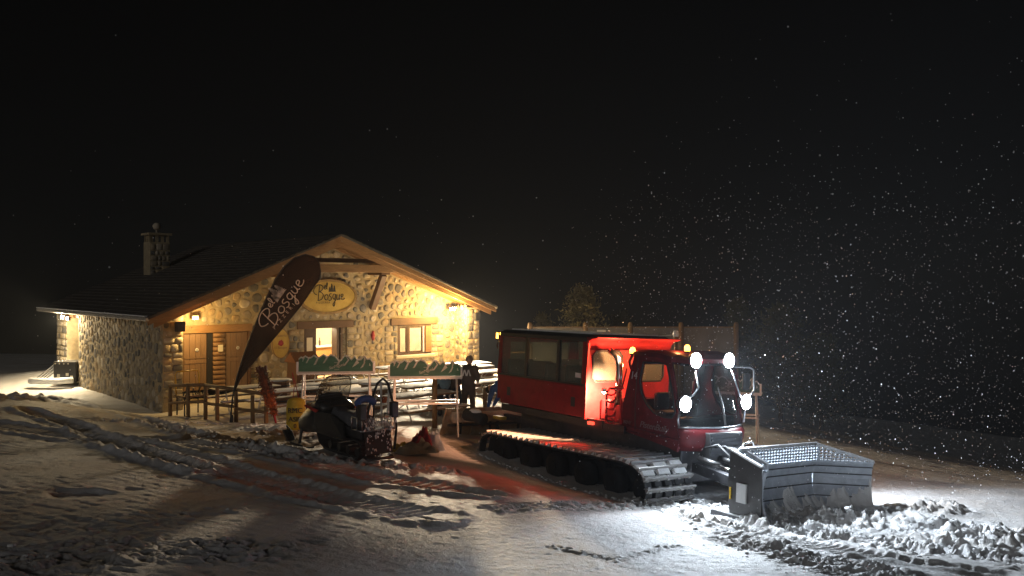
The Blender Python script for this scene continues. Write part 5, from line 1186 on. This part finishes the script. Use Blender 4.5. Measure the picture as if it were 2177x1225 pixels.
for s_ in (-1, 1):
    yc = s_*1.45
    tr = MB()
    for k in range(5):
        y0 = yc-.58+k*.25; pts = resample(TR, 80); o_ = []; i_ = []
        for p_, t_ in pts:
            n_ = Vector((t_.z, 0, -t_.x)); n_ = -n_; o_.append((p_.x, y0, p_.z)); q = p_-Vector((-t_.z, 0, t_.x))*.03; i_.append((q.x, y0, q.z))
        tr.ring(o_, i_, (0, .16, 0))
    trk_o = tr.build('track', M['rubber'], cat)
    for p_, t_ in loop:
        n_ = Vector((-t_.z, 0, t_.x))
        c_ = link_mesh('cleat', CLM, trk_o); c_.matrix_local = frame_mtx((p_.x+n_.x*.002, yc, p_.z+n_.z*.002), t_, Vector((0, 1, 0)), n_)
    # snow lying between the cleats of the upper run
    sn = MB(); r_ = random.Random(8+s_)
    for i, (p_, t_) in enumerate(loop):
        q, _t = loop[(i+1) % NCL]
        if p_.z < .45 or q.z < .45: continue
        a = p_.lerp(q, .24); b_ = p_.lerp(q, .80)
        for k in range(3):
            y0 = yc-.60+k*.40+r_.uniform(-.01, .03); y1 = y0+.36+r_.uniform(-.05, .03); hh = r_.uniform(.035, .07)
            sn.add([(a.x, y0, a.z+.004), (b_.x, y0, b_.z+.004), (b_.x, y1, b_.z+.004), (a.x, y1, a.z+.004), (a.x+(.03 if t_.x > 0 else -.03), y0+.03, a.z+hh), (b_.x, y0+.03, b_.z+hh*.7), (b_.x, y1-.03, b_.z+hh*.7), (a.x+(.03 if t_.x > 0 else -.03), y1-.03, a.z+hh)], [(0, 3, 2, 1), (4, 5, 6, 7), (0, 1, 5, 4), (1, 2, 6, 5), (2, 3, 7, 6), (3, 0, 4, 7)])
    sn.build('track_snow', M['snow_top'], trk_o)
    for x in (-2.5, -1.5, -.55, .4, 1.3, 2.15):
        zc = .20; wr = .33 if x < -2 else .27
        w_ = MB().lathe([(wr*.55, -.28), (wr, -.26), (wr, -.06), (wr*.5, -.05), (wr*.5, .05), (wr, .06), (wr, .26), (wr*.55, .28)], 18, (x, yc, zc), 'y').build('road_wheel', M['wheel'], cat, True)
        MB().lathe([(.10, -.30), (.12, -.27), (.12, .27), (.10, .30)], 12, (x, yc, zc), 'y').build('hub', M['wheel'], w_)
    MB().b2(-2.5, 2.1, s_*.72, s_*.95, .10, .34).build('axle_beam', M['steel_dark'], cat)
# ---- tiller at the back
tl = MB().tube([(-4.15, -2.05, .78), (-4.15, 2.05, .78)], .13, 12).build('tiller', M['dirt_snow'], cat, True)
for i in range(5):
    y0 = -2.15+i*.86
    MB().prism([(-4.30, y0, .98), (-4.30, y0+.84, .98), (-4.62, y0+.84, .10), (-4.62, y0, .10)], (-.03, 0, 0)).build('flap', M['tiller_plate'], tl)
    MB().b2(-4.33, -4.29, y0+.40, y0+.45, .35, .80).build('flap_stay', M['rubber'], tl)
MB().b2(-4.30, -4.22, -2.1, 2.1, .55, .60).build('flap_rail', M['steel_dark'], tl)
MB().tube([(-4.0, -1.75, .86), (-3.7, -1.70, .84), (-3.4, -1.65, .80)], [.15, .12, .15], 12).build('hose_drum', M['rubber'], cat, True)
MB().blob((-3.72, -1.68, .97), .14, 9, (1.6, .8, .4), .15, 10, 6).build('drum_snow', M['snow_top'], cat, True)
MB().b2(-3.55, -3.2, -1.3, -1.12, .80, .88).build('yellow_pipe', M['trolley_yellow'], cat, bevel=.02)
MB().bar((-4.15, -.6, .78), (-3.1, -.5, .75), .14, .14).bar((-4.15, .6, .78), (-3.1, .5, .75), .14, .14).build('tiller_arm', M['steel_dark'], cat)
# ---- blade
PR = [(.26, -.12), (.20, -.02), (.08, .16), (.01, .36), (.0, .52), (.03, .68), (.10, .82)]
XB = 3.68
def blade_sec(p0, p1, fwd, name, z1a, z1b):
    p0 = Vector(p0); p1 = Vector(p1); f_ = Vector(fwd).normalized(); k = len(PR); vs = []
    for p_ in (p0, p1):
        for dx, z in PR: vs.append(p_+f_*dx+Vector((0, 0, z)))
        for dx, z in PR[::-1]: vs.append(p_+f_*(dx-.06)+Vector((0, 0, z+.01)))
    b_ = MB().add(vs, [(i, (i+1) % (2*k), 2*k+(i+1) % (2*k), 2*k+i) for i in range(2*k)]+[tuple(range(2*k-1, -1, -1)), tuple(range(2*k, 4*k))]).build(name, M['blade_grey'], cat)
    for z_, dx in ((.60, .012), (.40, .008), (.20, .055), (.74, .062)): MB().bar(p0+f_*(dx+.012)+Vector((0, 0, z_)), p1+f_*(dx+.012)+Vector((0, 0, z_)), .022, .018).build('rib', M['steel_dark'], b_)
    # perforated upper screen
    zb = .83; n = max(6, int((p1-p0).length/.075)); mb = MB()
    for i in range(n+1):
        t = i/n; q = p0.lerp(p1, t)+f_*.10; zt = z1a+(z1b-z1a)*t
        if zt-zb > .03: mb.bar(q+Vector((0, 0, zb)), q+Vector((0, 0, zt)), .026, .018, f_)
    m_ = max(z1a, z1b)
    for j in range(1, 6):
        z_ = zb+(m_-zb)*j/6
        t0 = 0 if z1a >= z_ else (z_-z1a)/(z1b-z1a); t1 = 1 if z1b >= z_ else (z_-z1a)/(z1b-z1a)
        if abs(t1-t0) > .05: mb.bar(p0.lerp(p1, t0)+f_*.10+Vector((0, 0, z_)), p0.lerp(p1, t1)+f_*.10+Vector((0, 0, z_)), .018, .026)
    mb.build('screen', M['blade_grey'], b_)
    MB().bar(p0+f_*.10+Vector((0, 0, z1a)), p1+f_*.10+Vector((0, 0, z1b)), .05, .05).build('screen_rail', M['steel'] , b_)
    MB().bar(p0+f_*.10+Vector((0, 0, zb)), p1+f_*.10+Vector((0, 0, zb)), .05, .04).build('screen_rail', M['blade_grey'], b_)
    return b_
bc = blade_sec((XB, -1.04, 0), (XB, 1.06, 0), (1, 0, 0), 'blade', 1.14, 1.14)
wfdir = Vector((4.34-XB, 1.90-1.06, 0)); bwf = blade_sec((XB+.01, 1.07, 0), (4.34, 1.90, 0), (wfdir.y, -wfdir.x, 0), 'blade_wing', 1.14, .86)
bwn = blade_sec((4.30, -1.06, 0), (XB, -1.02, 0), (.06, 1, 0), 'blade_wing', .96, 1.14)
MB().b2(XB+.16, XB+.36, -1.18, -1.125, .28, .60).build('sticker', M['sticker'], bwn)
MB().prism([(XB-.02, -1.14, 1.12), (4.32, -1.14, .92), (4.34, -1.14, -.1), (XB-.0, -1.14, -.1), (XB-.06, -1.14, .55)], (0, .03, 0)).build('end_plate', M['black_plastic'], bwn)
MB().b2(XB-.40, 4.36, -1.18, -1.12, -.14, .04).build('cutting_edge', M['steel_dark'], bwn)
MB().bar((XB-.02, -1.15, 1.14), (4.34, -1.15, .94), .07, .03).build('snow_edge', M['snow_top'], bwn)
MB().b2(XB-.38, 4.34, -1.175, -1.125, .041, .06).build('edge_snow', M['snow_top'], bwn)
MB().bar((XB+.02, -1.165, .50), (XB+.02, -1.165, .30), .03, .02).build('yellow_mark', M['trolley_yellow'], bwn)
# blade carrier, rams and hoses
MB().bar((2.2, -.45, .55), (XB-.05, -.45, .38), .16, .18).bar((2.2, .45, .55), (XB-.05, .45, .38), .16, .18).b2(XB-.30, XB-.07, -.7, .7, .15, .75).build('blade_carrier', M['steel_dark'], cat)
for y in (-.85, -.25, .3):
    rm = MB().tube([(2.45, y*.7, .75), (3.05, y*.85, .72)], .055, 10).build('hydraulic_ram', M['black_plastic'], cat, True); MB().tube([(3.05, y*.85, .72), (3.5, y*.95, .68)], .028, 8).build('piston', M['chrome'], rm, True)
for i in range(5):
    y = -.5+i*.18; MB().tube([(2.5, y, .95), (2.85, y*1.1, 1.06-.04*i), (3.15, y*1.2, .92), (3.3, y*1.2, .66)], .018, 6).build('hydraulic_hose', M['rubber'], cat, True)
MB().tube([(XB-.2, -.9, .95), (XB-.05, -.75, 1.20), (XB-.05, -.55, 1.22), (XB-.1, -.4, 1.0)], .016, 6).build('hydraulic_hose', M['chrome'], cat, True)
# snow caked on the blade
sn = MB(); r_ = random.Random(21)
def prof_x(z):
    for (xa, za), (xb, zb) in zip(PR[:-1], PR[1:]):
        if za <= z <= zb: return xa+(xb-xa)*(z-za)/(zb-za)
    return PR[-1][0]
def cake(p0, p1, fwd, seed, tops, n=110, m=22):
    p0 = Vector(p0); p1 = Vector(p1); f_ = Vector(fwd).normalized(); L_ = (p1-p0).length
    T_, Q_ = np.meshgrid(np.linspace(0, 1, n+1), np.linspace(0, 1, m+1), indexing='ij')
    top = tops(T_)*(1+1.1*fbm(T_*L_/.16, T_*0+seed, seed, 4)); z = -.12+Q_*.72
    th_ = sm(0, .16, top-(z+.12))*(.05+.045*fbm(T_*L_/.07, z/.07, seed+5, 3)+.04*(1-Q_)**2)-.012
    vs = []
    for i in range(n+1):
        q = p0.lerp(p1, i/n)
        for j in range(m+1): zz = float(z[i, j]); vs.append(q+f_*(prof_x(zz)+float(th_[i, j]))+Vector((0, 0, zz)))
    sn.add(vs, [(i*(m+1)+j, (i+1)*(m+1)+j, (i+1)*(m+1)+j+1, i*(m+1)+j+1) for i in range(n) for j in range(m)])
cake((XB, -1.0, 0), (XB, 1.05, 0), (1, 0, 0), 31, lambda t: .34+.14*np.exp(-((t-.72)/.16)**2)+.06*np.exp(-((t-.15)/.1)**2))
cake((XB+.01, 1.07, 0), (4.33, 1.89, 0), (wfdir.y, -wfdir.x, 0), 47, lambda t: .28+.26*np.exp(-((t-.50)/.20)**2)+.20*np.exp(-((t-.97)/.12)**2), 60)
o = sn.build('caked_snow', M['snow_top'], cat, True); o['kind'] = 'stuff'

# ------------------------------------------------------------------ windbreak, trees, far gear
PW = [(1127, 34.2), (1245, 34.0), (1340, 33.6), (1448, 33.2), (1565, 32.8)]
p = at(PW[0][0], 700, PW[0][1]); wb = tag(empty('glass_windbreak', (p.x, p.y, hz(p.x, p.y))), 'tall glass windbreak with round-capped posts behind the groomer', 'windbreak')
pr = None
for i, (px, Y) in enumerate(PW):
    q = at(px, 694, Y); zt = q.z-wb.location.z; x, y = q.x-wb.location.x, q.y-wb.location.y; zb = hz(q.x, q.y)-wb.location.z
    MB().tube([(x, y, zb-.3), (x, y, zt), (x, y, zt+.10), (x, y, zt+.16)], [.10, .10, .09, .05], 10).build('post', M['post_wood'], wb, True)
    if pr:
        a, b_ = Vector((pr[0], pr[1], 0)), Vector((x, y, 0)); d_ = (b_-a).normalized()*.1; a += d_; b_ -= d_
        nrm = Vector((d_.y, -d_.x, 0)).normalized()*.006
        pn = MB().prism([a+Vector((0, 0, pr[3]+.15)), b_+Vector((0, 0, zb+.15)), b_+Vector((0, 0, zt-.05)), a+Vector((0, 0, pr[2]-.05))], nrm).build('panel', M['windbreak'], wb)
        MB().bar(a+Vector((0, 0, pr[2]-.03)), b_+Vector((0, 0, zt-.03)), .05, .035).build('top_rail', M['post_wood'], wb)
        if i == 2: MB().b2(-.2, .2, -.01, .01, -.2, .2).build('notice', M['paper'], wb).location = a.lerp(b_, .35)+Vector((0, -.03, zt-.35))
    pr = (x, y, zt, zb)
for px, py, Y, lb in ((1437, 702, 26.5, 'nearer round-capped post with a rail, just behind the groomer cab'), (1292, 716, 27.5, 'nearer round-capped post behind the groomer cabin roof')):
    q = at(px, py, Y); zb = hz(q.x, q.y); e = tag(empty('capped_post', (q.x, q.y, zb)), lb, 'post', 'capped posts behind the groomer'); h_ = q.z-zb
    MB().tube([(0, 0, -.3), (0, 0, h_-.2)], .06, 10).build('shaft', M['post_wood'], e, True); MB().lathe([(.08, h_-.2), (.10, h_-.12), (.07, h_-.02), (.01, h_)], 12).build('cap', M['white_metal'], e, True)
q0 = at(1292, 722, 27.4); q1 = at(1437, 712, 26.4); MBx = MB().tube([q0, q1], .012, 6).build('wire_rail', M['steel'], None); tag(MBx, 'thin wire running between the two nearer capped posts', 'wire')

def pine(px, py_top, Y, width, seed, label, m='needles', zb=None):
    q = at(px, py_top, Y); zg_ = hz(q.x, q.y); H_ = q.z-zg_; e = tag(empty('pine_tree', (q.x, q.y, zg_)), label, 'tree', 'pine trees in the dark')
    MB().tube([(0, 0, -.3), (.05, 0, H_*.5), (0, 0, H_*.97)], [.05*H_*.5, .03*H_*.5, .01], 8).build('trunk', M['bark'], e, True)
    r_ = random.Random(seed); mb = MB(); vs = []; fs = []; br = MB()
    nb = int(90+width*30)
    for b_ in range(nb):
        t = .12+.86*(b_/nb); a = r_.uniform(0, 6.28); R0 = width*.5*((1-t)**.5)*(.55+.6*r_.random())+.12
        base = Vector((0, 0, H_*t)); d_ = Vector((math.cos(a), math.sin(a), r_.uniform(.15, .75))).normalized(); tip_ = base+d_*R0
        br.bar(base, base+d_*R0*.8, .02, .02)
        for c in range(26):
            f_ = .25+.75*r_.random(); p_ = base+d_*R0*f_+Vector((r_.gauss(0, .09), r_.gauss(0, .09), r_.gauss(0, .08)))*(1+R0*.5)
            u_ = Vector((r_.gauss(0, 1), r_.gauss(0, 1), r_.gauss(.8, .8))).normalized()*r_.uniform(.10, .22); v_ = u_.cross(Vector((r_.gauss(0, 1), r_.gauss(0, 1), r_.gauss(0, 1)))).normalized()*r_.uniform(.02, .045)
            k = len(vs); vs += [p_-v_, p_+v_, p_+u_+v_*.4, p_+u_-v_*.4]; fs.append((k, k+1, k+2, k+3))
    mb.add(vs, fs); cr_ = mb.build('crown', M[m], e); br.build('branches', M['bark'], e)
    return e
pine(1238, 614, 42, 3.6, 1, 'broad faintly lit pine tree behind the windbreak')
pine(1155, 672, 43, 1.2, 2, 'small young pine tree beside the broad lit pine')
pine(1320, 668, 45, 2.0, 5, 'low pine tree on the right shoulder of the broad lit pine', 'needles_dim')
pine(1568, 640, 42, 3.2, 3, 'dim pine tree above the groomer headlamps', 'needles_dim')
pine(1660, 655, 38, 4.0, 4, 'wide dim pine tree right of the groomer cab', 'needles_dim')
pine(1745, 720, 40, 3.4, 6, 'dark pine tree farthest right beyond the amber-lit rack', 'needles_dim')

# gear parked by the far left corner of the hut
p = at(128, 822, 35.5); e = tag(empty('parked_sledge', (p.x, p.y, hz(p.x, p.y)+.05), R_(-10)), 'dark sledge with sloping poles parked at the far left corner of the hut', 'sledge')
MB().tube([(-1.0, -.5, .14), (.3, -.55, .16), (.9, -.45, .2)], .13, 10).build('snowy_roll', M['snow_top'], e, True)
MB().b2(-.1, .95, -.3, .5, .1, .95).build('body', M['black_plastic'], e, bevel=.05)
for i in range(4): MB().tube([(-.9+i*.06, -.3+i*.14, .2), (.1+i*.05, -.2+i*.16, .95)], .025, 7).build('pole', M['steel'], e, True)
for i in range(4): MB().lathe([(.03, 0), (.03, .02)], 8, (.0+i*.2, -.31, .85), 'y').build('reflector', M['paper'], e)
for x, z in ((.1, .3), (.5, .35), (.7, .25)): MB().b2(x, x+.12, -.315, -.301, z, z+.12).build('light_patch', M['paper'], e)
p = hw(XL+.55, -8.95, 0); z = hz(p.x, p.y); e = tag(empty('fire_extinguisher', (p.x, p.y, z+.75)), 'red extinguisher hanging in the side door recess of the hut', 'extinguisher')
MB().lathe([(.07, 0), (.09, .03), (.09, .38), (.05, .46), (.025, .48)], 12).build('cylinder', M['extinguisher'], e, True); MB().tube([(0, 0, .48), (.06, 0, .52), (.12, 0, .40), (.11, 0, .2)], .014, 6).build('hose', M['rubber'], e); MB().b2(-.03, .03, .05, .25, .1, .4).build('bracket', M['steel_dark'], e)
for i in range(2):
    p = hw(XL+.50, -9.5-.3*i, 0); z = hz(p.x, p.y); e = tag(empty('snow_shovel', (p.x, p.y, z+.02), HANG), ('snow shovel standing in the side door recess, nearer the extinguisher', 'snow shovel standing in the side door recess, farther from the extinguisher')[i], 'shovel', 'snow shovels')
    MB().tube([(0, 0, .3), (.18, 0, 1.25)], .018, 7).build('shaft', M['post_wood'], e); MB().prism([(-.02, -.18, 0), (-.02, .18, 0), (.03, .18, .36), (.03, -.18, .36)], (.02, 0, 0)).build('blade', M['steel_dark'], e)
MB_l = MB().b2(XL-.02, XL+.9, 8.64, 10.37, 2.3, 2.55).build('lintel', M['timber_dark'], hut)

# ------------------------------------------------------------------ clods, flakes
mb = MB(); rg = random.Random(99)
def strew(pts, hw_, n, r0, r1, zoff=.0):
    XS = []; S_ = []
    for i in range(n):
        k = rg.randrange(len(pts)-1); t = rg.random(); a, b_ = pts[k], pts[k+1]
        XS.append((a[0]+(b_[0]-a[0])*t+rg.gauss(0, hw_*.6), a[1]+(b_[1]-a[1])*t+rg.gauss(0, hw_*.6))); S_.append(r0+(r1-r0)*rg.random()**3)
    X = np.array([q[0] for q in XS]); Y = np.array([q[1] for q in XS]); Z = hz_arr(X, Y)+detail(X, Y)
    for i in range(n): mb.blob((X[i], Y[i], Z[i]+S_[i]*.05+zoff), S_[i], rg.randrange(10**6), (1.15, 1.1, .75), .22, 8, 6)
NCH = [260, 160, 160, 260, 220, 160, 30, 10, 20, 0]
for (pts, hw_, ht, size), n in zip(CHURN, NCH): strew(pts, hw_, n, .008, .038 if ht < .25 else .05)
bl_ = [tuple((cw(4.05, -1.2, 0))[:2]), tuple(cw(3.98, 1.0, 0)[:2]), tuple(cw(4.75, 1.7, 0)[:2])]
strew(bl_, .28, 420, .012, .06, .0)
tk = [tuple(cw(x, -2.15, 0)[:2]) for x in (-3, -1, 1, 2.4, 3.2)]; strew(tk, .12, 200, .01, .035)
tk = [tuple(cw(2.7, y, 0)[:2]) for y in (-2.0, -1.2, 0, 1.2)]; strew(tk, .3, 240, .012, .05)
o = mb.build('snow_clods', M['snow_top'], None, True); o['kind'] = 'stuff'

M['flake'] = mat('flake', (.9, .9, .92), .6, var=.02)
fl_ = MB(); rg = random.Random(12)
def flake(p, r):
    k = len(fl_.v); fl_.v += [(p[0]+r, p[1], p[2]), (p[0]-r, p[1], p[2]), (p[0], p[1]+r, p[2]), (p[0], p[1]-r, p[2]), (p[0], p[1], p[2]+r), (p[0], p[1], p[2]-r)]
    fl_.f += [(k+a, k+b_, k+c) for a, b_, c in ((0, 2, 4), (2, 1, 4), (1, 3, 4), (3, 0, 4), (2, 0, 5), (1, 2, 5), (3, 1, 5), (0, 3, 5))]
for i in range(25000):
    x = rg.uniform(-12, 24) if i % 14 == 0 else rg.uniform(2, 24); y = rg.uniform(5, 26); z = -.5+6.5*rg.random()**1.8
    flake((x, y, z), (.0024+.0078*rg.random()**3.2)*(.55+y/18))
o = fl_.build('falling_snow', M['flake'], None, False); o['kind'] = 'stuff'

# ------------------------------------------------------------------ the snowy air that the lamps light up
hzb = MB().b2(-150, 150, -30, 150, -40, 14).build('haze', None, None); hzb['kind'] = 'stuff'
hm = bpy.data.materials.new('haze_air'); hm.use_nodes = True; hm.node_tree.nodes.clear()
ho = hm.node_tree.nodes.new('ShaderNodeOutputMaterial'); hv = hm.node_tree.nodes.new('ShaderNodeVolumePrincipled')
hv.inputs['Color'].default_value = (.85, .9, 1.0, 1); hv.inputs['Density'].default_value = 0.00055; hv.inputs['Anisotropy'].default_value = 0.3
hm.node_tree.links.new(hv.outputs[0], ho.inputs['Volume']); hzb.data.materials.append(hm)
